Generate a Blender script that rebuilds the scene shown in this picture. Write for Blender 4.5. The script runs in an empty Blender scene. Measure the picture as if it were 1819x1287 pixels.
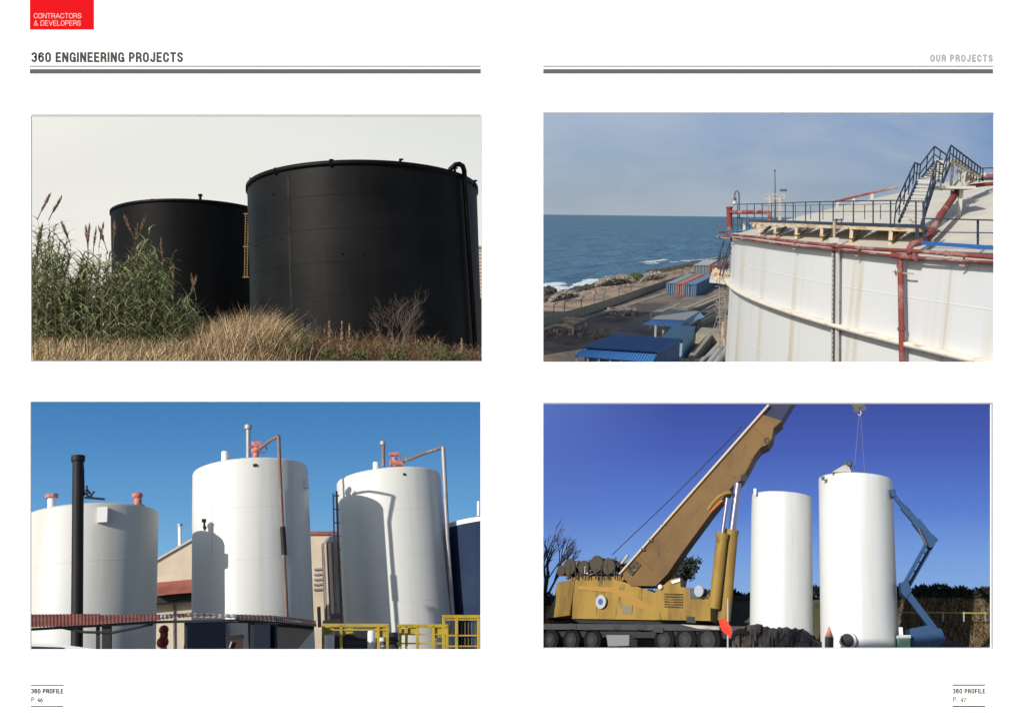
import bpy, math, random
from mathutils import Vector, Matrix
random.seed(7)
rnd = random.uniform
C = bpy.context.scene.collection
sc = bpy.context.scene

# ------------------------------------------------------------------ camera, sky light, sun, exposure
F, CX, CY = 1500.0, 909.5, 643.5
cam_d = bpy.data.cameras.new('camera'); cam_d.sensor_width = 36.0; cam_d.lens = 36.0*F/1819.0
cam_d.clip_start = 0.1; cam_d.clip_end = 400000
cam = bpy.data.objects.new('camera', cam_d); C.objects.link(cam)
cam.rotation_euler = (math.radians(90), 0, 0); sc.camera = cam
SUN_EL, SUN_AZ = math.radians(28), math.radians(45)      # azimuth: to the left of straight behind the camera
sun_dir = Vector((-math.cos(SUN_EL)*math.sin(SUN_AZ), -math.cos(SUN_EL)*math.cos(SUN_AZ), math.sin(SUN_EL)))
w = bpy.data.worlds.new('World'); sc.world = w; w.use_nodes = True
nt = w.node_tree; bg = nt.nodes['Background']
sk = nt.nodes.new('ShaderNodeTexSky'); sk.sky_type = 'NISHITA'; sk.sun_disc = False
sk.sun_elevation = SUN_EL; sk.sun_rotation = math.atan2(sun_dir.x, sun_dir.y)
nt.links.new(sk.outputs[0], bg.inputs[0]); bg.inputs[1].default_value = 0.14
sd = bpy.data.lights.new('sun', 'SUN'); sd.energy = 5.0; sd.angle = math.radians(0.5); sd.color = (1, 0.965, 0.91)
so = bpy.data.objects.new('sun', sd); C.objects.link(so)
so.rotation_euler = sun_dir.to_track_quat('Z', 'Y').to_euler(); so.location = sun_dir*60
sc.view_settings.view_transform = 'Standard'; sc.view_settings.look = 'None'
sc.view_settings.exposure = 0.0; sc.view_settings.gamma = 1.0

# ------------------------------------------------------------------ materials
def lin(r, g, b):
    f = lambda c: (c/255/12.92 if c <= 10 else ((c/255+0.055)/1.055)**2.4)
    return (f(r), f(g), f(b), 1)
def mat(name, col, rough=0.6, metal=0.0, spec=0.4, n=None, bump=None, island=0.0, trans=0.0):
    """n = list of (colour2, scale xyz, low, high) noise layers; bump = (scale, strength)"""
    m = bpy.data.materials.new(name); m.use_nodes = True
    t = m.node_tree; b = t.nodes['Principled BSDF']
    b.inputs['Roughness'].default_value = rough; b.inputs['Metallic'].default_value = metal
    b.inputs['Specular IOR Level'].default_value = spec
    c = t.nodes.new('ShaderNodeRGB'); c.outputs[0].default_value = tuple(col)[:3]+(1,)
    out = c.outputs[0]
    tc = t.nodes.new('ShaderNodeTexCoord')
    for (c2, scl, lo, hi) in (n or []):
        mp = t.nodes.new('ShaderNodeMapping'); mp.inputs['Scale'].default_value = scl
        t.links.new(tc.outputs['Object'], mp.inputs[0])
        nz = t.nodes.new('ShaderNodeTexNoise'); nz.inputs['Scale'].default_value = 1.0
        nz.inputs['Detail'].default_value = 5.0; nz.inputs['Roughness'].default_value = 0.6
        t.links.new(mp.outputs[0], nz.inputs[0])
        r = t.nodes.new('ShaderNodeMapRange'); r.inputs[1].default_value = lo; r.inputs[2].default_value = hi
        t.links.new(nz.outputs[0], r.inputs[0])
        mx = t.nodes.new('ShaderNodeMix'); mx.data_type = 'RGBA'
        t.links.new(r.outputs[0], mx.inputs[0]); t.links.new(out, mx.inputs[6])
        mx.inputs[7].default_value = tuple(c2)[:3]+(1,); out = mx.outputs[2]
    if island:
        g = t.nodes.new('ShaderNodeNewGeometry')
        hs = t.nodes.new('ShaderNodeHueSaturation')
        r = t.nodes.new('ShaderNodeMapRange'); r.inputs[3].default_value = 1-island; r.inputs[4].default_value = 1+island
        t.links.new(g.outputs['Random Per Island'], r.inputs[0]); t.links.new(r.outputs[0], hs.inputs['Value'])
        t.links.new(out, hs.inputs['Color']); out = hs.outputs[0]
    t.links.new(out, b.inputs['Base Color'])
    if bump:
        nz = t.nodes.new('ShaderNodeTexNoise'); nz.inputs['Scale'].default_value = bump[0]; nz.inputs['Detail'].default_value = 6
        t.links.new(tc.outputs['Object'], nz.inputs[0])
        bp = t.nodes.new('ShaderNodeBump'); bp.inputs['Strength'].default_value = bump[1]; bp.inputs['Distance'].default_value = bump[2] if len(bump) > 2 else 0.1
        t.links.new(nz.outputs[0], bp.inputs['Height']); t.links.new(bp.outputs[0], b.inputs['Normal'])
    if trans:
        b.inputs['Transmission Weight'].default_value = 0
    return m
def skymat(name, stops, z0, z1, xmix=None, cloud=None):
    """glowing sky: gradient over height (stops = (pos, colour)), optional sideways colour and cloud veil"""
    m = bpy.data.materials.new(name); m.use_nodes = True; t = m.node_tree
    t.nodes.remove(t.nodes['Principled BSDF']); o = t.nodes['Material Output']
    e = t.nodes.new('ShaderNodeEmission'); t.links.new(e.outputs[0], o.inputs[0])
    tc = t.nodes.new('ShaderNodeTexCoord'); sp = t.nodes.new('ShaderNodeSeparateXYZ'); t.links.new(tc.outputs['Object'], sp.inputs[0])
    r = t.nodes.new('ShaderNodeMapRange'); r.inputs[1].default_value = z0; r.inputs[2].default_value = z1
    t.links.new(sp.outputs[2], r.inputs[0])
    cr = t.nodes.new('ShaderNodeValToRGB'); t.links.new(r.outputs[0], cr.inputs[0])
    els = cr.color_ramp.elements
    els[0].position = stops[0][0]; els[0].color = stops[0][1]; els[1].position = stops[-1][0]; els[1].color = stops[-1][1]
    for p, c in stops[1:-1]:
        x = els.new(p); x.color = c
    out = cr.outputs[0]
    if xmix:
        (x0, x1, col, amt) = xmix
        r2 = t.nodes.new('ShaderNodeMapRange'); r2.inputs[1].default_value = x0; r2.inputs[2].default_value = x1; r2.inputs[4].default_value = amt
        t.links.new(sp.outputs[0], r2.inputs[0])
        ml = t.nodes.new('ShaderNodeMath'); ml.operation = 'MULTIPLY'; t.links.new(r2.outputs[0], ml.inputs[0]); t.links.new(r.outputs[0], ml.inputs[1])
        mx = t.nodes.new('ShaderNodeMix'); mx.data_type = 'RGBA'; t.links.new(ml.outputs[0], mx.inputs[0]); t.links.new(out, mx.inputs[6]); mx.inputs[7].default_value = col
        out = mx.outputs[2]
    if cloud:
        scl, col, lo, hi, amt = cloud
        mp = t.nodes.new('ShaderNodeMapping'); mp.inputs['Scale'].default_value = scl; t.links.new(tc.outputs['Object'], mp.inputs[0])
        nz = t.nodes.new('ShaderNodeTexNoise'); nz.inputs['Scale'].default_value = 1; nz.inputs['Detail'].default_value = 6; nz.inputs['Distortion'].default_value = 0.4
        t.links.new(mp.outputs[0], nz.inputs[0])
        r3 = t.nodes.new('ShaderNodeMapRange'); r3.inputs[1].default_value = lo; r3.inputs[2].default_value = hi; r3.inputs[4].default_value = amt
        t.links.new(nz.outputs[0], r3.inputs[0])
        mx = t.nodes.new('ShaderNodeMix'); mx.data_type = 'RGBA'; t.links.new(r3.outputs[0], mx.inputs[0]); t.links.new(out, mx.inputs[6]); mx.inputs[7].default_value = col
        out = mx.outputs[2]
    t.links.new(out, e.inputs[0]); return m

# ------------------------------------------------------------------ places: each keeps its own level ground
class Place:
    def __init__(s, pitch, roll, cx, scale=1.0):
        p, r = math.radians(pitch), math.radians(roll)
        u = Vector((math.sin(r)*math.cos(p), math.sin(p), math.cos(r)*math.cos(p))).normalized()
        d = Vector(((cx-CX)/F, 1, 0)); y = (d-u*d.dot(u)).normalized(); x = y.cross(u)
        s.R = Matrix((x, y, u)).transposed(); s.Ri = s.R.transposed(); s.S = scale
    def ray(s, px, py): return s.Ri @ Vector(((px-CX)/F, 1, -(py-CY)/F))
    def at(s, px, py, Y):
        d = s.ray(px, py); return d*(Y/d.y)
    def on(s, px, py, z):
        d = s.ray(px, py); return d*(z/d.z)
    def cyl(s, px, py, c, rad):           # near hit of the sight line on an upright cylinder
        d = s.ray(px, py); a = d.x**2+d.y**2; b = d.x*c[0]+d.y*c[1]; q = c[0]**2+c[1]**2-rad**2
        D = b*b-a*q; t = (b-math.sqrt(max(D, 0)))/a
        return d*t
PLAIN = Place(0, 0, CX)

class MB:
    def __init__(s): s.v = []; s.f = []; s.sm = []
    def add(s, vs, fs, smooth=False):
        n = len(s.v); s.v += [Vector(x) for x in vs]
        for f in fs: s.f.append(tuple(i+n for i in f)); s.sm.append(smooth)
        return s
    def quad(s, a, b, c, d): return s.add([a, b, c, d], [(0, 1, 2, 3)])
    def box(s, c, sz, ax=None):
        c = Vector(c); ax = ax or (Vector((1, 0, 0)), Vector((0, 1, 0)), Vector((0, 0, 1)))
        vs = [c+ax[0]*sz[0]/2*i+ax[1]*sz[1]/2*j+ax[2]*sz[2]/2*k for i in (-1, 1) for j in (-1, 1) for k in (-1, 1)]
        return s.add(vs, [(0, 1, 3, 2), (4, 6, 7, 5), (0, 4, 5, 1), (2, 3, 7, 6), (0, 2, 6, 4), (1, 5, 7, 3)])
    def prism(s, poly, vec):
        n = len(poly); poly = [Vector(p) for p in poly]; vec = Vector(vec)
        fs = [tuple(range(n)), tuple(range(2*n-1, n-1, -1))]+[(i, (i+1) % n, (i+1) % n+n, i+n) for i in range(n)]
        return s.add(poly+[p+vec for p in poly], fs)
    def tube(s, pts, r, n=8, cap=True):
        pts = [Vector(p) for p in pts]; m = len(pts); rr = r if isinstance(r, (list, tuple)) else [r]*m
        vs = []; prev = None
        for i, p in enumerate(pts):
            if i == 0: t = pts[1]-pts[0]
            elif i == m-1: t = pts[-1]-pts[-2]
            else: t = (pts[i+1]-p).normalized()+(p-pts[i-1]).normalized()
            t = t.normalized() if t.length > 1e-9 else Vector((0, 0, 1))
            if prev is None:
                a = t.cross(Vector((0, 0, 1)));
                if a.length < 0.1: a = t.cross(Vector((1, 0, 0)))
                a.normalize()
            else:
                a = prev-t*prev.dot(t)
                a = a.normalized() if a.length > 1e-6 else t.orthogonal().normalized()
            prev = a; b = t.cross(a)
            vs += [p+(a*math.cos(2*math.pi*k/n)+b*math.sin(2*math.pi*k/n))*rr[i] for k in range(n)]
        fs = [(i*n+k, i*n+(k+1) % n, (i+1)*n+(k+1) % n, (i+1)*n+k) for i in range(m-1) for k in range(n)]
        s.add(vs, fs, n > 5)
        if cap: s.add(vs[:n], [tuple(range(n-1, -1, -1))]); s.add(vs[-n:], [tuple(range(n))])
        return s
    def bar(s, a, b, wd, dp=None):       # square bar between two points
        a, b = Vector(a), Vector(b); t = (b-a); L = t.length; t.normalize()
        x = t.cross(Vector((0, 0, 1)));
        if x.length < 0.05: x = Vector((1, 0, 0))
        x.normalize(); y = t.cross(x); return s.box((a+b)/2, (wd, dp or wd, L), (x, y, t))
    def lathe(s, c, prof, n=64, a0=0.0, a1=2*math.pi, smooth=True):
        c = Vector(c); full = abs(a1-a0-2*math.pi) < 1e-6; cols = n if full else n+1; m = len(prof)
        vs = [c+Vector((r*math.sin(a0+(a1-a0)*k/n), r*math.cos(a0+(a1-a0)*k/n), z)) for k in range(cols) for (r, z) in prof]
        fs = [(k*m+j, ((k+1) % cols)*m+j, ((k+1) % cols)*m+j+1, k*m+j+1) for k in range(n) for j in range(m-1)]
        return s.add(vs, fs, smooth)
    def ball(s, c, r, n=10, sq=(1, 1, 1)):
        prof = [(max(1e-4, r*math.sin(math.pi*j/n)), -r*math.cos(math.pi*j/n)) for j in range(n+1)]
        k0 = len(s.v); s.lathe((0, 0, 0), prof, n*2)
        for i in range(k0, len(s.v)):
            v = s.v[i]; s.v[i] = Vector((v.x*sq[0]+c[0], v.y*sq[1]+c[1], v.z*sq[2]+c[2]))
        return s
    def blade(s, p, h, lean, wd, seg=3, droop=0.0):
        p = Vector(p); lean = Vector(lean); side = Vector((rnd(-1, 1), rnd(-.6, .6), 0));
        if side.length < .1: side = Vector((1, 0, 0))
        side = side.normalized()*wd/2; vs = []
        for i in range(seg):
            t = i/seg; q = p+Vector((0, 0, h*t-droop*t*t))+lean*t*t; k = 1-t*0.7
            vs += [q-side*k, q+side*k]
        vs.append(p+Vector((0, 0, h-droop))+lean)
        fs = [(2*i, 2*i+1, 2*i+3, 2*i+2) for i in range(seg-1)]+[(2*seg-2, 2*seg-1, 2*seg)]
        return s.add(vs, fs)
    def build(s, name, m, parent=None, place=None, base=None, label=None):
        """parent = a thing made by thing(); without parent the mesh itself is a top-level object"""
        if parent is not None and place is None:
            place = parent['_pl'] if False else META[parent.name][0]; base = META[parent.name][1]
        place = place or PLAIN; base = Vector(base) if base is not None else Vector((0, 0, 0))
        me = bpy.data.meshes.new(name); S = place.S
        me.from_pydata([tuple((v-base)*S) for v in s.v], [], s.f)
        me.polygons.foreach_set('use_smooth', s.sm); me.update()
        me.materials.append(m)
        o = bpy.data.objects.new(name, me); C.objects.link(o)
        if parent is None: o.matrix_world = Matrix.Translation(place.R @ (base*S)) @ place.R.to_4x4()
        else: o.parent = parent
        META[o.name] = (place, base)
        if label: o['label'] = label
        return o
META = {}
def tag(o, label=None, cat=None, group=None, kind=None):
    if label: o['label'] = label
    if cat: o['category'] = cat
    if group: o['group'] = group
    if kind: o['kind'] = kind
    return o
def thing(name, label, cat, place, base, group=None):
    o = bpy.data.objects.new(name, None); C.objects.link(o); o.empty_display_size = 0.3
    o.matrix_world = Matrix.Translation(place.R @ (Vector(base)*place.S)) @ place.R.to_4x4()
    META[o.name] = (place, Vector(base)); return tag(o, label, cat, group)
def struct(name, mb, m, place, base=(0, 0, 0)):
    return tag(mb.build(name, m, place=place, base=base), kind='structure')
def sub(mb, name, m, part):              # a sub-part under a part
    pl, b = META[part.name]; o = mb.build(name, m, parent=part); return o
def copy_tree(o, place, base, newbase, rot=0.0, parent=None):
    c = o.copy(); C.objects.link(c)
    if parent is None:
        c.matrix_world = Matrix.Translation(place.R @ (Vector(newbase)*place.S)) @ place.R.to_4x4() @ Matrix.Rotation(rot, 4, 'Z')
    else: c.parent = parent
    META[c.name] = (place, Vector(newbase))
    for ch in list(o.children): copy_tree(ch, place, base, newbase, parent=c)
    return c

# ------------------------------------------------------------------ the printed page, a board 10 m from the camera
BY = 10.0
def B(px, py, off=0.0): return Vector(((px-CX)/F*BY, BY-off, -(py-CY)/F*BY))
K = 1.0
m_paper = mat('paper_white', (0.93, 0.93, 0.93), 0.9, spec=0.0)
def ink(name, r, g, b): return mat(name, tuple(c*0.72 for c in lin(r, g, b)[:3]), 0.9, spec=0.0)
m_ink = ink('ink_dark_grey', 88, 89, 92); m_bar = ink('ink_grey', 108, 108, 112); m_red = ink('ink_red', 238, 28, 36)
m_lt = ink('ink_light_grey', 184, 186, 188); m_mid = ink('ink_mid_grey', 118, 118, 120); m_blk = ink('ink_black', 12, 12, 12); m_wt = ink('ink_white', 255, 235, 228)
m_fk = ink('ink_footer_grey', 70, 70, 72); m_fr = ink('ink_frame_grey', 196, 197, 200)
wins = [(55, 206, 855.5, 640.5), (965, 200, 1766.5, 642.5), (54, 713, 853.5, 1153), (965, 717, 1760.5, 1150.5)]
page = MB()
xs = sorted({-220, 2300} | {x for q in wins for x in (q[0], q[2])}); ys = sorted({-35, 1600} | {y for q in wins for y in (q[1], q[3])})
TH = 0.02
for i in range(len(xs)-1):
    for j in range(len(ys)-1):
        mx, my = (xs[i]+xs[i+1])/2, (ys[j]+ys[j+1])/2
        if any(q[0] < mx < q[2] and q[1] < my < q[3] for q in wins): continue
        a, b, c, d = B(xs[i], ys[j]), B(xs[i], ys[j+1]), B(xs[i+1], ys[j+1]), B(xs[i+1], ys[j])
        page.quad(a, b, c, d); e = Vector((0, TH, 0)); page.quad(d+e, c+e, b+e, a+e)
for (x0, y0, x1, y1) in wins:
    e = Vector((0, TH, 0)); r = [B(x0, y0), B(x1, y0), B(x1, y1), B(x0, y1)]
    for k in range(4): page.quad(r[k], r[(k+1) % 4], r[(k+1) % 4]+e, r[k]+e)
pg = tag(page.build('page_board', m_paper), 'white two page brochure sheet with headings and four picture openings', 'page')
def rect(name, x0, y0, x1, y1, m, off=0.001, parent=pg, label=None):
    return MB().prism([B(x0, y0, off), B(x0, y1, off), B(x1, y1, off), B(x1, y0, off)], (0, 0.0005, 0)).build(name, m, parent=parent, label=label)
tab = rect('red_tab', 53, -30, 167, 53, m_red)
rect('thin_rule', 53, 117, 854, 118.8, m_ink); rect('thick_rule', 53, 123, 854, 131, m_bar)
rect('thin_rule', 965, 117, 1764, 118.8, m_ink); rect('thick_rule', 965, 123, 1764, 131, m_bar)
rect('picture_edge', 56, 203.2, 854, 205.4, m_fr)
rect('picture_edge', 965, 714, 1764, 716.9, m_fr); rect('picture_edge', 1760.7, 717, 1764, 1151, m_fr); rect('picture_edge', 965, 1150.8, 1760, 1152, m_fr)
rect('picture_edge', 855.7, 206, 856.4, 641, m_lt); rect('picture_edge', 55, 640.7, 856, 641.6, m_mid)
rect('footer_rule', 55, 1215, 113, 1216.9, m_fk); rect('footer_rule', 55, 1252.8, 112, 1254.6, m_fk)
rect('footer_rule', 1692, 1214.8, 1750, 1216.8, m_blk); rect('footer_rule', 1692, 1252.7, 1750, 1254.7, m_blk)
def arc(cx, cy, rx, ry, a0, a1, n=7):
    return [(cx+rx*math.cos(math.radians(a0+(a1-a0)*k/n)), cy+ry*math.sin(math.radians(a0+(a1-a0)*k/n))) for k in range(n+1)]
def glyph(ch, w, tx, ty):
    """centre lines of one capital or numeral in a box w wide and 1 high; tx, ty = half stroke"""
    l, r, b, t, m, c = tx, w-tx, ty, 1-ty, .5, w/2; R = (r-l)/2; q = min(.25, R*1.1)
    top = lambda a0, a1: arc(c, t-q, R, q, a0, a1)
    bot = lambda a0, a1: arc(c, b+q, R, q, a0, a1)
    D = {'E': [[(l, 0), (l, 1)], [(l, t), (w*.97, t)], [(l, m), (w*.9, m)], [(l, b), (w, b)]], 'F': [[(l, 0), (l, 1)], [(l, t), (w, t)], [(l, m), (w*.9, m)]],
     'L': [[(l, 0), (l, 1)], [(l, b), (w, b)]], 'I': [[(w/2, 0), (w/2, 1)]], 'T': [[(c, 0), (c, 1)], [(0, t), (w, t)]],
     'N': [[(l, 0), (l, 1)], [(r, 0), (r, 1)], [(l*1.1, 1), (r*1.0, 0)]], 'O': [top(0, 180)+bot(180, 360)+[(r, t-q)]], 'U': [[(l, 1)]+bot(180, 360)+[(r, 1)]],
     'C': [[(r, t-q-.08)]+top(0, 180)+bot(180, 360)+[(r, b+q+.1)]], 'G': [[(r, t-q-.06)]+top(0, 180)+bot(180, 350)+[(r, .47)], [(c, .44), (w, .44)], [(r+tx*.3, 0), (r+tx*.3, .3)]],
     'J': [[(r, 1), (r, b+q)]+bot(0, -180)+[(l, b+q+.08)]], 'D': [[(l, 0), (l, 1)], [(l, t), (c*.9, t)]+arc(r-q*1.2, t-q, q*1.2, q, 90, 0)+arc(r-q*1.2, b+q, q*1.2, q, 0, -90)+[(l, b)]],
     'P': [[(l, 0), (l, 1)], [(l, t), (c, t)]+arc(r-q*.9, (t+.44)/2, q*.9, (t-.44)/2, 90, -90)+[(l, .44)]],
     'R': [[(l, 0), (l, 1)], [(l, t), (c, t)]+arc(r-q*.9, (t+.47)/2, q*.9, (t-.47)/2, 90, -90)+[(l, .47)], [(c*1.1, .47), (r, .36), (r+tx*.2, 0)]],
     'S': [[(r, t-q-.02)]+top(0, 180)+[(l+.01, .64), (c, .51), (r, .38)]+bot(0, -180)+[(l, b+q+.04)]],
     'A': [[(tx*.7, 0), (c, 1)], [(w-tx*.7, 0), (c, 1)], [(w*.2, .33), (w*.8, .33)]], 'V': [[(tx*.7, 1), (c, 0)], [(w-tx*.7, 1), (c, 0)]],
     '&': [[(w, 0), (w*.35, .62), (w*.3, .8), (w*.45, .95), (w*.62, .85), (w*.58, .7), (w*.2, .45), (tx, .28), (w*.12, .1), (w*.4, ty), (w*.7, .12), (w*.9, .4)]],
     '3': [[(l, t-q)]+top(180, 0)+[(r, .68)]+arc(r-q*.7, .62, q*.7, .1, 0, -90)+[(c*.8, .52)]+arc(r-q*.7, .42, q*.7, .1, 90, 0)+bot(0, -180)+[(l, b+q)]],
     '6': [[(r, t-q)]+top(0, 180)+bot(180, 360)+[(r, .42)]+arc(c, .42, R, .18, 0, 180)], '0': [top(0, 180)+bot(180, 360)+[(r, t-q)]], '.': [[(0, ty), (2*tx, ty)]]}
    return D[ch]
WID = {'I': .34, 'J': .9, ' ': .4, '.': .35, 'E': .93, 'F': .88, 'L': .88, 'N': 1.08, 'O': 1.06, 'G': 1.06, 'C': 1.04, 'A': 1.15, 'V': 1.12, 'D': 1.06, '&': 1.15}
def text(name, s, x0, y0, x1, y1, m, stroke=.18, parent=pg, gap=.2, off=0.0018):
    """lettering whose ink box runs from x0,y0 to x1,y1 on the page; stroke as a share of the letter height"""
    H = y1-y0; tot = sum(WID.get(c, 1) for c in s)+gap*(len(s)-1); U = (x1-x0)/tot; x = x0; t = H*stroke
    for ch in s:
        wpx = WID.get(ch, 1)*U
        if ch != ' ':
            b = MB()
            for si, st in enumerate(glyph(ch, wpx/H, stroke/2, stroke/2*.92)):
                pts = [Vector((x+p[0]*H, y1-p[1]*H)) for p in st]; pts = [p for i, p in enumerate(pts) if i == 0 or (p-pts[i-1]).length > 1e-4]; L, Rr = [], []
                for i, p in enumerate(pts):
                    d0 = (p-pts[i-1]).normalized() if i else (pts[1]-p).normalized(); d1 = (pts[i+1]-p).normalized() if i < len(pts)-1 else d0
                    nrm = Vector((-(d0+d1).y, (d0+d1).x)).normalized(); k = t/2/max(.55, nrm.dot(Vector((-d0.y, d0.x)))); L.append(p+nrm*k); Rr.append(p-nrm*k)
                o_ = off+.0002*si; vs = [B(p.x, p.y, o_) for p in L]+[B(p.x, p.y, o_) for p in Rr]; n = len(pts)
                b.add(vs, [(i, i+1, n+i+1, n+i) for i in range(n-1)])
            b.build(name, m, parent=parent)
        x += wpx+gap*U
text('tab_letter', 'CONTRACTORS', 60.5, 24, 144.5, 33, m_wt, .09, parent=tab)
text('tab_letter', '& DEVELOPERS', 60.5, 37, 143.5, 46, m_wt, .09, parent=tab)
text('heading_letter', '360 ENGINEERING PROJECTS', 55.5, 93, 325, 110.7, m_ink, .2)
text('heading_letter', 'OUR PROJECTS', 1652, 97, 1763.5, 110.2, m_lt, .25)
text('footer_letter', '360 PROFILE', 55, 1222, 112.5, 1230.7, m_fk, .2)
text('footer_letter', '360 PROFILE', 1692, 1222, 1750, 1230.7, m_fk, .2)
text('footer_letter', 'P.', 55.8, 1237, 65, 1245.5, m_fk, .15, gap=.3); text('footer_letter', 'P.', 1692.8, 1237, 1702, 1245.5, m_fk, .15, gap=.3)
def digits(s, x0, y0, x1, y1):
    """thin old-style numerals with serifs"""
    G = {'4': [[(.7, 0), (.7, 1), (0, .32), (1, .32)], [(.45, 0), (.95, 0)]],
         '6': [[(.85, 1), (.45, .85), (.12, .5), (.1, .25), (.3, .02), (.6, 0), (.9, .2), (.88, .48), (.6, .62), (.3, .58), (.12, .4)]],
         '7': [[(.05, .8), (.05, 1), (1, 1), (.5, .45), (.35, 0)]]}
    n = len(s); wd = (x1-x0)/n
    for i, ch in enumerate(s):
        b = MB()
        for st in G[ch]: b.tube([B(x0+wd*(i+.82*p[0]), y1-(y1-y0)*p[1], .001) for p in st], .0042, 5)
        b.build('footer_numeral', m_fk, parent=pg)
digits('46', 66.5, 1238.5, 76.5, 1245.8); digits('47', 1706.5, 1238.5, 1717, 1245.8)

def skyplane(x0, y0, x1, y1, Y, m):
    f = lambda px, py: Vector(((px-CX)/F*Y, Y, -(py-CY)/F*Y))
    return struct('sky', MB().quad(f(x0, y0), f(x0, y1), f(x1, y1), f(x1, y0)), m, PLAIN)
zc = lambda py, Y: -(py-CY)/F*Y
xc = lambda px, Y: (px-CX)/F*Y

# ================================================================== upper left picture: black tanks behind reeds
P1 = Place(1.945, -1.947, 455)
skyplane(-150, -80, 905, 676, 420, skymat('pale_sky', [(0, lin(248, 239, 230)), (.25, lin(238, 235, 227)), (.6, lin(234, 233, 226)), (1, lin(242, 241, 234))], zc(500, 420), zc(206, 420), (xc(55, 420), xc(700, 420), lin(214, 219, 218), .75),
         ((.004, .004, .012), lin(250, 249, 243), .45, .8, .35)))
m_blackp = mat('black_tank_paint', (.003, .003, .0032), .5, spec=.1, n=[((.01, .0095, .009), (.5, .5, .025), .48, .75), ((.0068, .0068, .0072), (.12, .12, .2), .42, .65), ((.02, .018, .016), (1.6, 1.6, .06), .66, .76)], bump=(.35, .25, .15))
m_blackp2 = mat('black_tank_paint_warm', (.0022, .0022, .0024), .55, spec=.08, n=[((.006, .006, .0065), (.5, .5, .03), .5, .8)], bump=(.3, .2, .15))
m_blkmetal = mat('black_metal', (.003, .003, .0035), .5, spec=.1)
m_yel = mat('yellow_ladder_paint', (.27, .17, .06), .6)
def tank1(cx, cy, R, zt, zb, m, label, seams, dents=()):
    t = thing('storage_tank', label, 'tank', P1, (cx, cy, zb))
    def nr(): return 160
    b = MB().lathe((cx, cy, 0), [(R, zb), (R, zt)], 160); b.lathe((cx, cy, 0), [(R, zt), (R*.5, zt+.35), (.01, zt+.5)], 96)
    for (px, py, s) in dents:
        p = P1.cyl(px, py, (cx, cy), R); b.ball(p, s, 5, (1, .6, .8))
    b.build('shell', m, t)
    MB().lathe((cx, cy, 0), [(R, zt-.32), (R+.13, zt-.3), (R+.13, zt+.05), (R, zt+.07)], 160).build('rim_flange', m_blkmetal, t)
    for z in seams: MB().lathe((cx, cy, 0), [(R, z), (R+.012, z+.01), (R+.012, z+.06), (R, z+.07)], 160).build('seam', m, t)
    return t
TRc = (9.601, 75.173); zt = 18.219
tr = tank1(*TRc, 10, zt, 3.0, m_blackp, 'larger black storage tank at right with a hooked pipe over its rim', [15.6, 13, 10.4, 7.8, 5.2],
           [(486, 345, .13), (470, 374, .1), (455, 436, .1), (608, 451, .12), (644, 451, .12), (500, 425, .09), (832, 378, .12), (453, 500, .08)])
P = lambda px, py, r=10.06: P1.cyl(px, py, TRc, r)
a = P(511, 310); sm = MB(); th = math.atan2(a.x-TRc[0], a.y-TRc[1])
sm.lathe((TRc[0], TRc[1], 0), [(10.02, 3), (10.02, 17.8)], 2, th-.012, th+.012, False).build('vertical_seam', mat('worn_black_seam', (.016, .016, .017), .5, spec=.1, n=[((.004, .004, .004), (2, 2, 1.3), .4, .6)]), tr)
hp = [(801, 304, 10.15), (803, 297, 10.15), (809, 292.5, 10.3), (816, 291.5, 10.45), (822, 295, 10.45), (824.5, 303, 10.4), (826, 330, 10.35), (832, 420, 10.35), (840, 540, 10.35), (846, 640, 10.35)]
MB().tube([P1.cyl(x, y, TRc, r) if i > 1 else P1.cyl(x, y, TRc, r)+Vector((0, .6, 0)) for i, (x, y, r) in enumerate(hp)], .21, 10).build('hooked_pipe', m_blkmetal, tr)
for (x, y) in ((587, 290), (711, 289), (489, 305), (808, 304), (845, 326)):
    b = P1.cyl(min(max(x, 444), 843), y+2, TRc, 10.1); MB().box(b+Vector((0, 0, .12)), (.18, .2, .5)).box(b+Vector((.1, 0, .35)), (.3, .12, .12)).build('rim_cleat', m_blkmetal, tr)
b0 = P1.cyl(444, 329, TRc, 10.05); MB().bar(b0, b0+Vector((0, 0, .65)), .06).bar(b0+Vector((0, 0, .65)), b0+Vector((.5, -.3, .1)), .05).bar(b0+Vector((.5, -.3, 0)), b0+Vector((.5, -.3, .3)), .05).build('rim_bracket', m_blkmetal, tr)
TLc = (-7.827, 121.045)
tl = tank1(*TLc, 10, 25.136, 4.0, m_blackp2, 'smaller looking black storage tank standing behind the reeds at left', [21.5, 18, 14.5, 11])
b0 = P1.cyl(356, 357, TLc, 10); MB().tube([b0, b0+Vector((0, 0, .75))], .16, 8).tube([b0+Vector((0, 0, .6)), b0+Vector((0, 0, .85))], .26, 8).build('roof_vent', m_blkmetal, tl)
for (x, y) in ((271, 358), (211, 368)):
    b = P1.cyl(x, y, TLc, 9.9); MB().box(b+Vector((0, 0, .15)), (.3, .2, .35)).build('rim_cleat', m_blkmetal, tl)
# yellow ladder in the gap
lb = P1.at(436.5, 492, 84); lt = P1.at(438.5, 380, 84)
L = thing('ladder', 'thin yellow ladder between the two black tanks', 'ladder', P1, lb)
dx = Vector((.13, 0, 0)); rl = MB()
MB().bar(lb-dx, lt-dx, .06).build('rail', m_yel, L); MB().bar(lb+dx, lt+dx, .06).build('rail', m_yel, L)
for k in range(26): rl.bar(lb.lerp(lt, k/25)-dx, lb.lerp(lt, k/25)+dx, .035)
rl.build('rungs', m_yel, L); bk = MB()
for k in (0, .48, 1): bk.bar(lb.lerp(lt, k)-dx*2.2, lb.lerp(lt, k)+dx*2.2, .12)
bk.build('brackets', m_yel, L)
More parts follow.
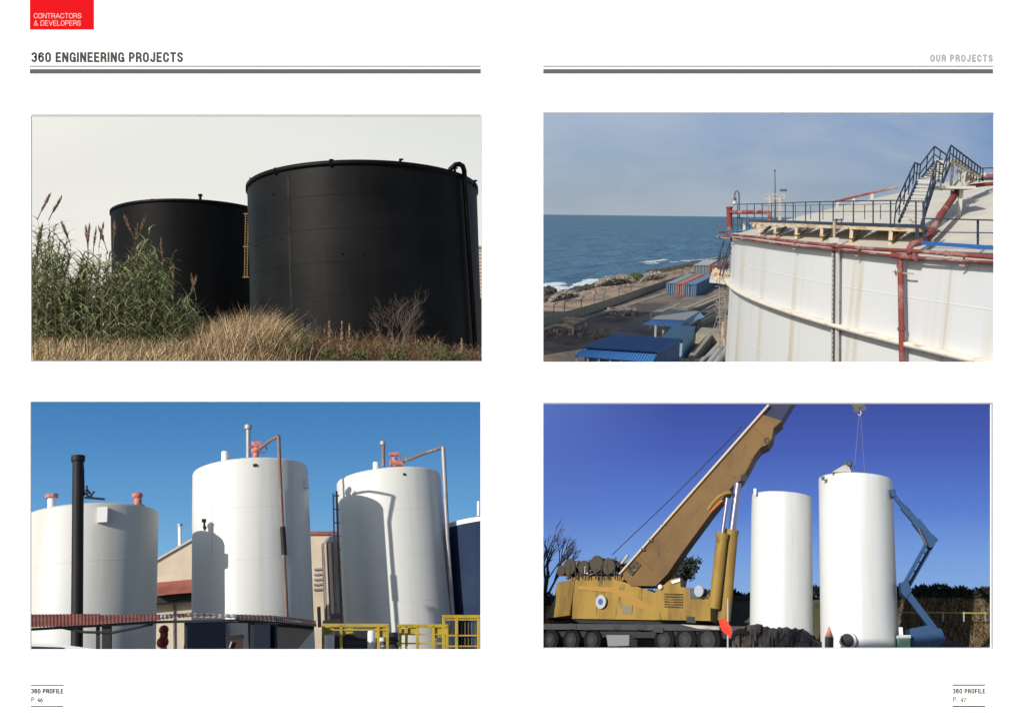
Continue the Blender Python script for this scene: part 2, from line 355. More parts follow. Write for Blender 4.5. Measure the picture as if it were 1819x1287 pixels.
# sheds at the right edge
m_beige = mat('beige_cladding', (.62, .52, .4), .6)
def corr(b, p0, p1, z0, z1, step, amp, out):
    """vertical corrugated sheet from p0 to p1"""
    p0, p1 = Vector(p0), Vector(p1); n = max(2, int((p1-p0).length/step)*2); o = Vector(out)*amp
    q = [p0.lerp(p1, i/n)+(o if i % 2 else o*0) for i in range(n+1)]
    vs = []
    for p in q: vs += [Vector((p.x, p.y, z0)), Vector((p.x, p.y, z1))]
    return b.add(vs, [(2*i, 2*i+2, 2*i+3, 2*i+1) for i in range(n)])
a = P1.at(846, 530, 95); zt_ = P1.at(846, 441, 95).z; z0_ = 3.5
sh = thing('shed', 'beige clad shed just showing past the right edge of the larger black tank', 'shed', P1, (a.x, a.y, z0_))
bb = MB().box((a.x+3.1, a.y+4, (a.z+zt_)/2), (6, 8, zt_-a.z))
for k in range(14): bb.box((a.x+3.1, a.y-.05, a.z+(zt_-a.z)*(k+.5)/14), (6.1, .12, .16))
bb.build('wall', m_beige, sh); MB().box((a.x+3.1, a.y+4, (a.z+z0_)/2-.02), (6.04, 8.04, a.z-z0_-.04)).build('dark_base', mat('dark_shed_base', (.02, .02, .022), .7), sh)
MB().box((a.x+3.1, a.y+4, zt_+.12), (6.4, 8.4, .22)).build('roof', mat('shed_roof', (.3, .24, .2), .7), sh)
# bank
CR = [(20, 609), (200, 607), (400, 606), (600, 613), (760, 620), (900, 628)]
def interp(tab, x):
    if x <= tab[0][0]: return tab[0][1]
    for (a, b), (c, d) in zip(tab, tab[1:]):
        if x <= c: return b+(d-b)*(x-a)/(c-a)
    return tab[-1][1]
g = MB(); n = 60; rows = []
for i in range(n+1):
    px = -60+i*960/n; cr = interp(CR, px)
    pts = [P1.at(px, 684, 57.5), P1.at(px, (684+cr)/2+4, 61), P1.at(px, cr, 65)]
    for q in pts: q.z += rnd(-.12, .12)
    e = pts[-1]; pts += [Vector((e.x*1.15, 75, 3.4)), Vector((e.x*2.4, 160, 3.3))]; rows.append(pts)
vs = [p for r in rows for p in r]; g.add(vs, [(i*5+j, (i+1)*5+j, (i+1)*5+j+1, i*5+j+1) for i in range(n) for j in range(4)], True)
struct('ground', g, mat('dry_soil', (.09, .06, .035), .95, n=[((.16, .11, .06), (.8, .8, .8), .4, .6)], bump=(2, .6)), P1)
def gz(px, Y):        # ground height on the bank under a pixel column
    cr = interp(CR, px)
    t = (Y-57.5)/7.5; z0 = P1.at(px, 684, 57.5).z; z1 = P1.at(px, cr, 65).z
    return z0+(z1-z0)*t
def spot(px, Y):
    d = P1.at(px, 620, Y); return Vector((d.x, Y, gz(px, Y)-.1))
def hgt(px, py, Y):   # height needed so that the tip reaches picture row py
    return P1.at(px, py, Y).z-gz(px, Y)
m_gold = mat('dry_golden_grass', (.52, .385, .22), .8, spec=.1, island=.6)
m_brown = mat('brown_dry_weeds', (.17, .105, .06), .85, spec=.1, island=.55)
m_reed = mat('reed_leaf', (.14, .165, .07), .65, spec=.25, island=.5)
m_reed2 = mat('dry_reed_leaf', (.25, .2, .11), .75, spec=.15, island=.4)
m_cane = mat('reed_cane', (.09, .085, .04), .7, spec=.1)
m_plume = mat('reed_plume', (.2, .13, .09), .9, spec=.05, island=.35)
m_shrub = mat('shrub_leaf', (.085, .1, .035), .7, spec=.2, island=.5)
TOP_G = [(55, 602), (150, 596), (250, 584), (330, 566), (375, 548), (410, 538), (440, 531), (475, 537), (500, 554), (545, 584), (640, 600), (760, 600), (800, 608), (850, 612)]
# golden grass tussocks (mass)
b = MB()
for i in range(22000):
    px = rnd(40, 870); Y = 58+7*random.random()**.8
    r = random.random()
    if px > 520 and r > .35: continue
    if px > 770 and r > .12: continue
    top = interp(TOP_G, px); cr = gz(px, Y); full = hgt(px, top, 65)
    p = spot(px, Y); h = (full if Y > 62 else full*.8)*rnd(.35, 1.0)
    if px < 330: h = max(h, 1.5*rnd(.6, 1.3))
    sw = math.sin(px*.045)+.5*math.sin(px*.13+1)
    ln = Vector((rnd(-.5, 1.0)*h*.7+.35*sw, rnd(-.3, .3)*h, 0))
    b.blade(p, h, ln, rnd(.035, .075), 3, h*rnd(0, .25))
tb = MB()
for i in range(5200):
    px = random.gauss(440, 55); Y = rnd(58.5, 64)
    if px > 560 or px < 300: continue
    p = spot(px, Y); h = hgt(px, interp(TOP_G, px), Y)*(.35+.65*random.random()**1.3)*(1+.1*math.sin(px*.16))
    (b if random.random() < .6 else tb).blade(p, h, Vector((rnd(-.5, 1.3)*h*.55, rnd(-.3, .3), 0)), rnd(.022, .045), 4, h*rnd(0, .22))
tag(tb.build('dead_grass', m_brown, place=P1, base=spot(430, 60)), 'darker dead stalks mixed into the golden tussock', 'grass', kind='stuff')
tag(b.build('golden_grass', m_gold, place=P1, base=spot(300, 60)), 'dry golden grass sweeping across the foreground bank', 'grass', kind='stuff')
b = MB()
for i in range(11000):
    px = rnd(40, 870); Y = 58.2+6.6*random.random(); p = spot(px, Y)
    h = rnd(.4, 1.7)*(1.25 if px > 500 else 1)
    if px > 780: h *= .6
    b.blade(p, h, (rnd(-.7, .7)*h, rnd(-.4, .4), 0), rnd(.025, .07), 2, h*rnd(0, .3))
    if random.random() < .35:
        for k in range(2): b.blade(p+Vector((rnd(-.3, .3), rnd(-.2, .2), h*rnd(.3, .8))), rnd(.1, .35), (rnd(-.35, .35), rnd(-.2, .2), 0), rnd(.05, .1), 1)
tag(b.build('brown_undergrowth', m_brown, place=P1, base=spot(500, 60)), 'reddish brown dead weeds low on the bank below the tanks', 'undergrowth', kind='stuff')
# reed bed
TOP_R = [(40, 395), (60, 405), (85, 395), (100, 400), (118, 470), (140, 462), (150, 440), (165, 455), (190, 440), (205, 455), (222, 420), (240, 415), (258, 420), (275, 438), (290, 430), (300, 505), (315, 530), (330, 515), (345, 550), (370, 575)]
def cane(px, top, Y, bs, bl, lw=1.0, leaves=None, dry=.22):
    p = spot(px, Y); h = hgt(px, top, Y); ln = Vector((rnd(-.06, .1)*h, rnd(-.05, .05)*h, 0))
    n = 6; pts = [p+Vector((0, 0, h*k/n))+ln*(k/n)**2 for k in range(n+1)]
    bs.tube(pts, [.03*(1-.7*k/n) for k in range(n+1)], 4, False)
    for k in range(leaves or int(14+h*5.5)):
        t = rnd(.05, 1)**.8; q = p+Vector((0, 0, h*t))+ln*t*t; s = random.choice((-1, 1)); L_ = rnd(.7, 1.9)*lw
        (bl[1] if random.random() < dry else bl[0]).blade(q, L_*rnd(.35, .9), (s*L_*rnd(.25, .8), rnd(-.4, .4)*L_, 0), rnd(.07, .15), 3, L_*rnd(0, 1.1))
    return pts[-1], ln/h
bs, bl, bd = MB(), MB(), MB()
for i in range(330):
    px = rnd(38, 352); Y = rnd(62, 67); top = interp(TOP_R, px); lim = interp(CR, px)
    top = top+(lim-top)*random.random()**1.25*.9+rnd(-6, 22)+14*math.sin(px*.21)
    cane(px, top, Y, bs, (bl, bd))
rb = thing('reed_bed', 'dense green reed thicket in front of the left black tank', 'reeds', P1, spot(200, 62)); rb['kind'] = 'stuff'
for q, nm, m in ((bs, 'canes', m_cane), (bl, 'leaves', m_reed), (bd, 'dry_leaves', m_reed2)): tag(q.build(nm, m, rb), kind='stuff')
# single plumed reeds
plumes = [(57, 354, -.2, 'cut by the left picture edge'), (88, 347, .2, 'tallest pair at far left, upright one'), (106, 353, .5, 'tallest pair at far left, leaning right'), (72, 402, .5, 'short bent plume beside the leftmost reeds'),
          (112, 398, -.4, 'left of the pale gap in the thicket'), (152, 405, .1, 'thin one in the middle of the left group'), (158, 403, .15, 'dark upright plume left of the tank'), (168, 410, .4, 'leaning plume left of the tank'), (183, 400, .15, 'pair close to the tank edge, taller one'),
          (176, 406, -.1, 'pair close to the tank edge, lower one'), (201, 396, .5, 'leaning right across the left edge of the tank'), (221, 386, -.1, 'faint plume against the upper tank wall'), (260, 386, -.2, 'slim spike seen high against the black tank'), (290, 428, -.6, 'drooping to the left against the black tank'),
          (246, 402, -.3, 'curled tip against the black tank'), (309, 474, -.1, 'low spike right of the thicket'), (339, 490, .1, 'first of the two low spikes at the right end'), (346, 495, .45, 'last low spike at the right end')]
for (px, py, ln, wh) in plumes:
    Y = rnd(59.5, 61); t = thing('plumed_reed', 'tall reed with brown feathery plume, '+wh, 'reed', P1, spot(px-8*ln, Y), 'plumed reeds rising out of the thicket')
    s_, l_, d_ = MB(), MB(), MB(); tip, _ = cane(px-10*ln, py+38, Y, s_, (l_, d_), .8, 9)
    top = P1.at(px+6*ln, py, Y); s_.tube([tip, tip.lerp(top, .5)+Vector((-.08*ln, 0, .1)), top], [.03, .025, .01], 4, False)
    s_.build('stem', m_cane, t); l_.build('leaves', m_reed, t)
    pb = MB(); ax = top-tip; L_ = ax.length
    for k in range(90):
        u = rnd(.32, 1.0); q = tip+ax*u; wdt = math.sin(math.pi*min(1, (u-.3)/.7))**.8*.1+.02
        pb.blade(q+Vector((rnd(-wdt, wdt)*.4, rnd(-wdt, wdt)*.4, 0)), rnd(.12, .3), Vector((rnd(-wdt, wdt), 0, 0))+ax/L_*.1, .05, 1)
    pb.build('plume', m_plume, t)
# green shrubs and weeds along the bottom
def shrub(px, top, Y, wpx, m, name, label, cat, nl=700, group=None, stems=14):
    t = thing(name, label, cat, P1, spot(px, Y), group); W = wpx*Y/F; H = hgt(px, top, Y); st, lv = MB(), MB(); p = spot(px, Y)
    for k in range(stems):
        e = p+Vector((rnd(-.5, .5)*W, rnd(-.4, .4)*W, H*rnd(.6, 1))); mid = p.lerp(e, .5)+Vector((0, 0, .15*H)); st.tube([p+Vector((rnd(-.1, .1), 0, 0)), mid, e], [.035, .025, .008], 4, False)
        for j in range(nl//stems):
            u = rnd(.2, 1); q = p.lerp(mid, u*2) if u < .5 else mid.lerp(e, u*2-1)
            lv.blade(q+Vector((rnd(-.2, .2), rnd(-.2, .2), rnd(-.15, .15))), rnd(.06, .2), (rnd(-.2, .2), rnd(-.1, .1), 0), rnd(.07, .13), 1)
    st.build('stems', m_brown, t); lv.build('leaves', m, t); return t
for (px, top, wpx, lab) in [(530, 572, 60, 'green leafy shrub under the left part of the larger tank'), (452, 604, 40, 'small green shrub at the foot of the golden tussock'), (425, 612, 36, 'low green weed in the bottom edge left of centre'), (700, 602, 60, 'low green shrub below the bare dead bush'),
                            (765, 606, 70, 'green shrub near the lower right of the larger tank'), (590, 612, 50, 'low mixed shrub at the bottom below the seed stalks'), (812, 618, 44, 'small sparse weed close to the pipe foot'), (640, 616, 46, 'olive green weed cushion left of the bare bush'), (490, 596, 40, 'dull green weed between tussock and leafy shrub')]:
    shrub(px, top, 59.3, wpx, m_shrub, 'shrub', lab, 'shrub', 520, 'green shrubs along the bottom of the bank')
for (px, top, lab) in [(583, 568, 'upright brown seed stalk, leftmost of the tall seed stalks'), (606, 567, 'upright brown seed stalk, tallest in the middle of the seed stalks'), (619, 574, 'upright brown seed stalk, right one of the tall seed stalks'), (818, 598, 'short curved seed stalk by the foot of the black pipe')]:
    Y = 60; t = thing('seed_stalk', lab, 'weed', P1, spot(px, Y), 'seed stalks on the bank'); p = spot(px, Y); H = hgt(px, top, Y); s_ = MB().tube([p, p+Vector((.05, 0, H*.5)), p+Vector((.12, 0, H))], .025, 4, False); s_.build('stem', m_brown, t)
    h_ = MB()
    for k in range(130):
        u = random.random(); h_.blade(p+Vector((.12*u+rnd(-.14, .14)*(1.1-u), rnd(-.1, .1), H*(.35+.65*u))), rnd(.06, .14), (rnd(-.1, .1), 0, 0), .1, 1)
    h_.build('seed_head', mat('seed_brown', (.3, .2, .12), .9, spec=.05, island=.4), t)
# bare dead bush
m_twig = mat('bare_twig', (.15, .11, .085), .9, spec=.05)
def bare(px, top, Y, wpx, label, depth=6, r0=.05):
    t = thing('bare_bush', label, 'bush', P1, spot(px, Y), None); b = MB(); p = spot(px, Y); H = hgt(px, top, Y)
    def grow(q, d, L_, r, lv):
        e = q+d*L_; b.tube([q, q.lerp(e, .5)+Vector((rnd(-.04, .04), rnd(-.04, .04), 0)), e], [r, r*.85, r*.7], 3, False)
        if lv == 0: return
        for k in range(3 if lv > 2 else 2):
            a_ = rnd(-.75, .75); nd = (d+Vector((a_, rnd(-.5, .5), rnd(-.1, .25)))).normalized(); grow(q.lerp(e, rnd(.45, 1)), nd, L_*rnd(.6, .82), r*.66, lv-1)
    for k in range(3): grow(p, Vector((rnd(-.35, .35), rnd(-.3, .3), 1)).normalized(), H*.41, r0*.62, depth)
    b.build('twigs', m_twig, t); return t
bare(703, 516, 60, 70, 'leafless dead bush with fine pale twigs in front of the larger black tank', 5)
bare(545, 545, 61, 40, 'small leafless twiggy plant left of the seed stalks', 3, .03)
bare(765, 585, 60, 50, 'low leafless twigs right of the dead bush', 3, .025)

# ================================================================== upper right picture: white tank above the sea
P2 = Place(-9.999, .69, 1365, 9.5)
TC = (19.161, 17.943); TR = 20.0; ZR = -.348; ZG = -1.194; GZ = -7.6; SZ = -8.2
Y2 = 100000
skyplane(905, -80, 2100, 470, Y2, skymat('hazy_blue_sky', [(0, lin(164, 175, 185)), (.25, lin(156, 171, 186)), (.65, lin(154, 174, 196)), (1, lin(164, 182, 208))], zc(384, Y2), zc(200, Y2), (xc(1100, Y2), xc(1766, Y2), lin(108, 143, 192), 1.0),
         ((.00007, .00007, .00018), lin(180, 191, 203), .42, .72, .6)))
m_sea = mat('sea_water', (.02, .085, .15), .4, spec=.3, n=[((.035, .125, .17), (.02, .003, .05), .4, .62), ((.008, .05, .1), (.05, .008, .02), .45, .62), ((.1, .19, .25), (.15, .03, .15), .56, .74)], bump=(.03, .6, 6))
q = MB()
fan = [(926, .46), (926, 8000)]; L0, R0 = P2.ray(926, 640), P2.ray(1300, 560)
def onY(px, Y, z):
    d = P2.ray(px, 640); return Vector((d.x/d.y*Y, Y, z))
rowsY = [30, 50, 80, 120, 200, 400, 900, 2500, 12000]
vs = []
for Y in rowsY: vs += [onY(926, Y, SZ), onY(1500 if Y < 200 else 1900, Y, SZ)]
q.add(vs, [(2*i, 2*i+1, 2*i+3, 2*i+2) for i in range(len(rowsY)-1)])
struct('sea', q, m_sea, P2)
# land: coast strip and dark works yard
shore = [(926, 548), (965, 538), (985, 531), (1003, 520), (1020, 512), (1052, 505), (1075, 496), (1100, 492), (1130, 490), (1150, 485), (1180, 479), (1215, 471), (1250, 464), (1290, 458), (1400, 447)]
wall_px = [(926, 578), (965, 572), (1062, 543), (1177, 506), (1240, 486), (1300, 468)]
def land(name, up, lo, z, m, mid=3):
    b = MB(); n = 40; vs = []
    x0, x1 = up[0][0], up[-1][0]
    for i in range(n+1):
        px = x0+(x1-x0)*i/n; a, c = P2.on(px, interp(up, px)+rnd(-.8, .8)*(1 if name == 'coast_strip' else 0), z), P2.on(px, interp(lo, px), z)
        vs += [a, c]
    b.add(vs, [(2*i, 2*i+1, 2*i+3, 2*i+2) for i in range(n)]); return struct(name, b, m, P2)
land('coast_strip', shore, [(926, 590), (965, 584), (1062, 555), (1177, 518), (1240, 498), (1400, 475)], GZ, mat('coast_sand', (.3, .21, .14), .95, n=[((.12, .085, .06), (.04, .04, .04), .45, .62), ((.3, .24, .17), (.15, .15, .15), .55, .7)], bump=(.3, .6, 1)))
land('yard', [(926, 580), (965, 574), (1062, 546), (1177, 509), (1240, 489), (1400, 470)], [(926, 662), (1400, 662)], GZ+.01, mat('dark_yard_ground', (.16, .115, .08), .95, n=[((.06, .047, .04), (.025, .012, .03), .42, .6), ((.17, .135, .1), (.05, .03, .05), .55, .7)], bump=(.3, .6, 1)))
def strip(name, pts, wd, z, m):
    b = MB(); vs = []; P_ = [P2.on(x, y, z) for x, y in pts]
    for i, p in enumerate(P_):
        d = (P_[min(i+1, len(P_)-1)]-P_[max(i-1, 0)]).normalized(); n_ = Vector((-d.y, d.x, 0))*wd/2; vs += [p+n_, p-n_]
    b.add(vs, [(2*i, 2*i+1, 2*i+3, 2*i+2) for i in range(len(P_)-1)]); return struct(name, b, m, P2)
m_kerb = mat('pale_concrete', (.3, .26, .2), .9, n=[((.2, .17, .13), (.2, .2, .2), .4, .65)])
strip('road', [(1150, 600), (1195, 567), (1240, 542), (1300, 512)], 5, GZ+.02, mat('yard_road', (.17, .14, .115), .95, n=[((.09, .075, .065), (.05, .05, .05), .4, .6)]))
strip('kerb', [(1214, 548), (1250, 533), (1290, 517)], .35, GZ+.04, m_kerb)
strip('kerb', [(1160, 559), (1195, 544), (1207, 538)], .25, GZ+.04, m_kerb)
strip('pavement', [(926, 598), (965, 586), (1062, 558), (1177, 521), (1205, 511)], .7, GZ+.04, mat('pavement', (.24, .21, .17), .9, n=[((.14, .12, .1), (.2, .2, .2), .45, .6)]))
# surf
sb = MB()
for (x0, y0, x1, y1, k, th) in [(1143, 466, 1186, 461, 60, 1.2), (1150, 468, 1170, 467, 30, .8), (966, 507, 996, 503, 60, 1.8), (966, 517, 1000, 509, 60, 1.8), (1028, 506, 1060, 497, 70, 1.8), (1035, 499, 1054, 496, 30, 1), (966, 532, 980, 524, 40, 2), (1190, 466, 1285, 457, 80, 1.0), (1240, 462, 1288, 456, 50, .7), (1000, 514, 1030, 505, 30, 1)]:
    for i in range(k):
        t = random.random(); c = P2.on(x0+(x1-x0)*t+rnd(-2, 2), y0+(y1-y0)*t+rnd(-1, 1)*th, SZ+.02+rnd(0, .03)); r = rnd(.15, .6)*th
        sb.add([c+Vector((math.cos(a*1.05)*r*rnd(.6, 1.6), math.sin(a*1.05)*r*rnd(.5, 1.2), 0)) for a in range(6)], [tuple(range(6))])
tag(sb.build('surf', mat('sea_foam', (.55, .6, .62), .8), place=P2, base=P2.on(1050, 500, SZ)), 'white surf breaking on the rocky shore', 'surf', kind='stuff')
# rocks and rubble
def rock(b, c, r):
    n = len(b.v); b.ball((0, 0, 0), r, 3)
    for i in range(n, len(b.v)):
        v = b.v[i]; v = Vector((v.x*rnd(.7, 1.4), v.y*rnd(.7, 1.3), v.z*rnd(.5, 1.1))); b.v[i] = v+Vector(c)
    for i in range(len(b.sm)-18, len(b.sm)): b.sm[i] = False
def rubble(name, lab, m, areas):
    b = MB()
    for (x0, x1, yb, hp, k, r) in areas:
        for i in range(k):
            t = random.random(); px = x0+(x1-x0)*t; p = P2.on(px, interp(yb, px)+rnd(-3, 3), GZ); hh = hp*math.sin(math.pi*t)**.5*random.random()*abs(p.y)/F
            rock(b, p+Vector((0, 0, hh)), r*rnd(.4, 1.3))
    tag(b.build(name, m, place=P2, base=P2.on(areas[0][0], interp(areas[0][2], areas[0][0]), GZ)), lab, 'rubble', kind='stuff')
rubble('rubble', 'pale broken rubble heaps along the shore', mat('pale_rubble', (.21, .18, .15), .95, island=.6), [(1058, 1128, [(1058, 507), (1128, 500)], 13, 1900, .13), (1138, 1180, [(1138, 498), (1180, 491)], 10, 900, .13), (976, 1026, [(976, 534), (1026, 524)], 10, 1000, .12), (1000, 1240, [(1000, 530), (1240, 480)], .5, 130, .12)])
rubble('shore_rocks', 'dark wet rocks at the water line', mat('dark_rock', (.05, .045, .035), .8, island=.4), [(966, 1060, [(966, 532), (1060, 507)], .5, 130, .3), (1150, 1290, [(1150, 486), (1290, 459)], .5, 300, .3), (966, 984, [(966, 518), (984, 516)], 3, 50, .35)])
t = thing('bush', 'round green bush among the shore rubble', 'bush', P2, P2.on(1130, 500, GZ)); b = MB(); c = P2.on(1130, 498, GZ)
for k in range(900): 
    a_, r_ = rnd(0, 6.28), rnd(0, 1)**.5; b.blade(c+Vector((math.cos(a_)*r_*1.15, math.sin(a_)*r_, rnd(0, .85)*math.sqrt(1-r_*r_*.95))), rnd(.1, .25), (rnd(-.15, .15), rnd(-.1, .1), 0), .18, 1)
b.build('leaves', mat('bush_leaf', (.06, .09, .03), .8, island=.5), t); MB().tube([c, c+Vector((0, 0, .5))], .08, 5).build('stem', m_brown, t)
# boundary wall with bent fence posts
m_conc = mat('concrete_wall', (.36, .3, .22), .9, n=[((.24, .19, .14), (.3, .3, .8), .45, .65)])
foot = [(926, 592), (965, 581), (1044, 558), (1110, 535), (1184, 508), (1232, 493)]
def wallZ(px): return 1
b = MB(); F3 = [P2.on(x, y, GZ) for x, y in foot]; n_ = len(F3)
H_ = [P2.at(x, y, f.y).z for (x, y), f in zip([(926, 573), (965, 563), (1044, 541), (1110, 518), (1184, 499), (1232, 486)], F3)]
H_ = [GZ+(sum(H_)/len(H_)-GZ)]*n_
vs = []
for f, z in zip(F3, H_): vs += [f, Vector((f.x, f.y, z)), Vector((f.x, f.y+.35, z)), Vector((f.x, f.y+.35, GZ))]
b.add(vs, [(4*i+j, 4*i+4+j, 4*i+5+j, 4*i+1+j) for i in range(n_-1) for j in range(3)]+[(0, 1, 2, 3), tuple(4*(n_-1)+j for j in (3, 2, 1, 0))])
wl = tag(b.build('boundary_wall', m_conc, place=P2, base=F3[1]), 'long low concrete wall between the yard and the shore', 'wall')
m_post = mat('fence_post', (.11, .09, .07), .8)
tips = []
for i, px in enumerate((982, 1001, 1031, 1054, 1071, 1098, 1120, 1143, 1161, 1180, 1195, 1211, 1224)):
    f = P2.on(px, interp(foot, px), GZ); z = H_[0]; f = Vector((f.x, f.y+.17, z)); h = .85
    pts = [f, f+Vector((0, 0, h*.7)), f+Vector((.12, -.1, h*.92)), f+Vector((.34, -.25, h))]; tips.append(pts)
    MB().tube(pts, .035, 5).build('bent_post', m_post, parent=wl)
for k, t in ((1, 0), (2, .5), (1, -.4)):
    b = MB(); b.tube([p[k]+Vector((0, 0, t*.3)) for p in tips], .012, 3, False); b.build('fence_wire', m_post, parent=wl)
# containers
m_dark = mat('dark_gap', (.02, .02, .022), .8)
def container(name, label, px0, px1, py, pxe, pye, z0, h, m, mr, group='shipping containers in the yard'):
    """front bottom edge px0..px1 at row py; far bottom corner of the right side near pxe,pye"""
    a, b_ = P2.on(px0, py, GZ), P2.on(px1, py, GZ); e = P2.on(pxe, pye, GZ); v = e-b_; v.z = 0
    a.z = b_.z = GZ+z0; u = (b_-a); W = u.length; L_ = v.length; u.normalize(); vn = v.normalized(); up = Vector((0, 0, 1)); g = W*.02; W -= 2*g; a = a+u*g
    t = thing(name, label, 'container', P2, a, group)
    def wall(p, q, out):
        bb = MB(); n = int((q-p).length/.14)*2; pts = [p.lerp(q, i/n)+(out*.035 if i % 4 in (1, 2) else Vector()) for i in range(n+1)]; vv = []
        for r_ in pts: vv += [r_, r_+up*h]
        return bb.add(vv, [(2*i, 2*i+2, 2*i+3, 2*i+1) for i in range(n)])
    A, Bq, Cq, D_ = a, a+u*W, a+u*W+vn*L_, a+vn*L_
    w_ = wall(Bq, Cq, u); x = wall(D_, A, -u); w_.add(x.v, x.f); x = wall(Cq, D_, vn); w_.add(x.v, x.f); w_.build('side_wall', m, t)
    MB().prism([p+up*(h-.02) for p in (A, Bq, Cq, D_)], up*.05).build('roof', mr, t)
    dr = MB().prism([A+vn*.02, A+u*(W/2-.01)+vn*.02, A+u*(W/2-.01)+vn*.02+up*h, A+vn*.02+up*h], vn*.03); dr.build('door', m, t)
    dr = MB().prism([A+u*(W/2+.01)+vn*.02, Bq+vn*.02, Bq+vn*.02+up*h, A+u*(W/2+.01)+vn*.02+up*h], vn*.03); dr.build('door', m, t)
    fr = MB()
    for p in (A+u*.04, Bq-u*.04): fr.bar(p, p+up*h, .1)
    fr.bar(A+up*.06, Bq+up*.06, .1); fr.bar(A+up*(h-.05), Bq+up*(h-.05), .1); fr.build('corner_frame', m, t)
    for k in (.18, .36, .64, .82): MB().bar(A+u*W*k-vn*.03+up*.1, A+u*W*k-vn*.03+up*(h-.1), .03).build('lock_rod', m_rod, t)
m_rod = mat('lock_rod_grey', (.35, .36, .38), .6)
cb = mat('container_blue', (.045, .105, .2), .6, n=[((.1, .13, .16), (.8, .8, 1.5), .55, .7)]); cr = mat('container_red', (.3, .07, .045), .65, n=[((.2, .09, .06), (.8, .8, 1.5), .5, .7)])
cg = mat('container_teal', (.13, .19, .21), .65, n=[((.18, .2, .2), (.8, .8, .8), .5, .7)])
rg = mat('roof_faded_blue', (.17, .235, .27), .7, n=[((.22, .24, .24), (.8, .8, .8), .5, .7)]); rr = mat('roof_faded_red', (.38, .13, .085), .7, n=[((.28, .14, .1), (.8, .8, .8), .5, .7)]); rw = mat('roof_grey', (.33, .33, .31), .7, n=[((.22, .22, .21), (.8, .8, .8), .5, .7)])
container('shipping_container', 'blue container with grey blue roof, leftmost of the front three', 1182.5, 1199, 524, 1236, 505, 0, 1.16, cb, rg)
container('shipping_container', 'red container in the middle of the front three', 1199, 1215, 525, 1250, 506, 0, 1.16, cr, rr)
container('shipping_container', 'bright blue container at the right of the front three', 1215, 1236.5, 526, 1270, 507, 0, 1.16, cb, mat('roof_blue', (.09, .16, .24), .7, n=[((.16, .2, .23), (.8, .8, .8), .5, .7)]))
container('shipping_container', 'grey teal container with pale roof in the back row', 1231, 1260, 492, 1276, 480, 0, 1.5, cg, rw)
container('shipping_container', 'rust red container in the back row beside the stair tower', 1261, 1284, 493, 1300, 480, 0, 1.5, cr, mat('roof_rust', (.2, .1, .08), .7))
container('shipping_container', 'dark blue container partly hidden behind the stair landing', 1268, 1290, 508, 1300, 498, 0, 1.3, mat('container_dark_blue', (.03, .06, .12), .6), rg)
# blue roofed sheds
m_blue = mat('blue_sheet', (.035, .095, .24), .6, n=[((.06, .12, .22), (.3, .3, .3), .45, .65)]); m_blue2 = mat('light_blue_sheet', (.14, .27, .36), .6, n=[((.2, .27, .3), (.3, .3, .3), .45, .65)])
m_groof = mat('grey_sheet', (.27, .27, .26), .7, n=[((.18, .18, .18), (.4, .4, .4), .45, .65)]); m_shadew = mat('shed_wall', (.1, .12, .14), .8)
def sheet(b, p00, p10, p11, p01, n, amp):
    """corrugated roof sheet, ribs run from the p0x edge to the p1x edge"""
    p00, p10, p11, p01 = map(Vector, (p00, p10, p11, p01)); vs = []
    nn = (p10-p00).cross(p01-p00).normalized(); nn = nn if nn.z > 0 else -nn; n *= 2
    for i in range(n+1):
        o = nn*(amp if i % 2 else 0); vs += [p00.lerp(p10, i/n)+o, p01.lerp(p11, i/n)+o]
    return b.add(vs, [(2*i, 2*i+2, 2*i+3, 2*i+1) for i in range(n)])
q2 = lambda x, y, z: P2.on(x, y, z)
def shed_quad(name, label, roof, zs, m, n, amp, walls, wallm, extra=None, zg=GZ):
    """roof: four px corners, left near, right near, right far, left far with heights"""
    c = [q2(x, y, z) for (x, y), z in zip(roof, zs)]; t = thing(name, label, 'shed', P2, (c[0].x, c[0].y, zg))
    sheet(MB(), c[0], c[1], c[2], c[3], n, amp).build('roof', m, t)
    if walls:
        i_ = .06; w_ = MB(); d = [p+(sum(c, Vector())/4-p)*i_-Vector((0, 0, .06)) for p in c]
        for k in range(4): w_.quad(Vector((d[k].x, d[k].y, zg)), Vector((d[(k+1) % 4].x, d[(k+1) % 4].y, zg)), d[(k+1) % 4], d[k])
        w_.build('wall', wallm, t)
    return t, c
Zr = -6.1
t, c = shed_quad('blue_roofed_shed', 'bright blue corrugated gable roof shed, nearest one at the bottom of the picture', [(1033, 619), (1168, 628), (1213, 604), (1092, 596)], [Zr-.05, Zr-.05, Zr+.02, Zr+.02], m_blue, 28, .1, True, m_blue)
lo = [q2(1018, 633, Zr-.42), q2(1160, 644, Zr-.42)]; sheet(MB(), lo[0], lo[1], c[1]-Vector((0, .03, .03)), c[0]-Vector((0, .03, .03)), 28, .1).build('roof_skirt', mat('blue_sheet_bright', (.07, .2, .42), .5), t)
gp = MB()
for k in range(7):
    p = lo[0].lerp(lo[1], (k+.3)/7); gp.bar(Vector((p.x, p.y+.1, GZ)), p+Vector((0, .1, 0)), .1)
gp.build('posts', m_shadew, t)
t, c = shed_quad('flat_roofed_shelter', 'open shelter with worn grey roof and blue edge on posts', [(1157, 567), (1216, 569), (1243, 553), (1184, 549)], [-6.3]*4, m_groof, 16, .03, False, None)
lo = [q2(1140, 577, -6.62), q2(1205, 581, -6.62)]; sheet(MB(), lo[0], lo[1], c[1]-Vector((0, .02, .04)), c[0]-Vector((0, .02, .04)), 20, .05).build('roof_skirt', m_blue, t)
re_ = [q2(1205, 581, -6.62), q2(1252, 563, -6.55)]; sheet(MB(), re_[0], re_[1], c[2]-Vector((0, 0, .04)), c[1]-Vector((0, 0, .04)), 12, .05).build('roof_skirt', m_blue2, t)
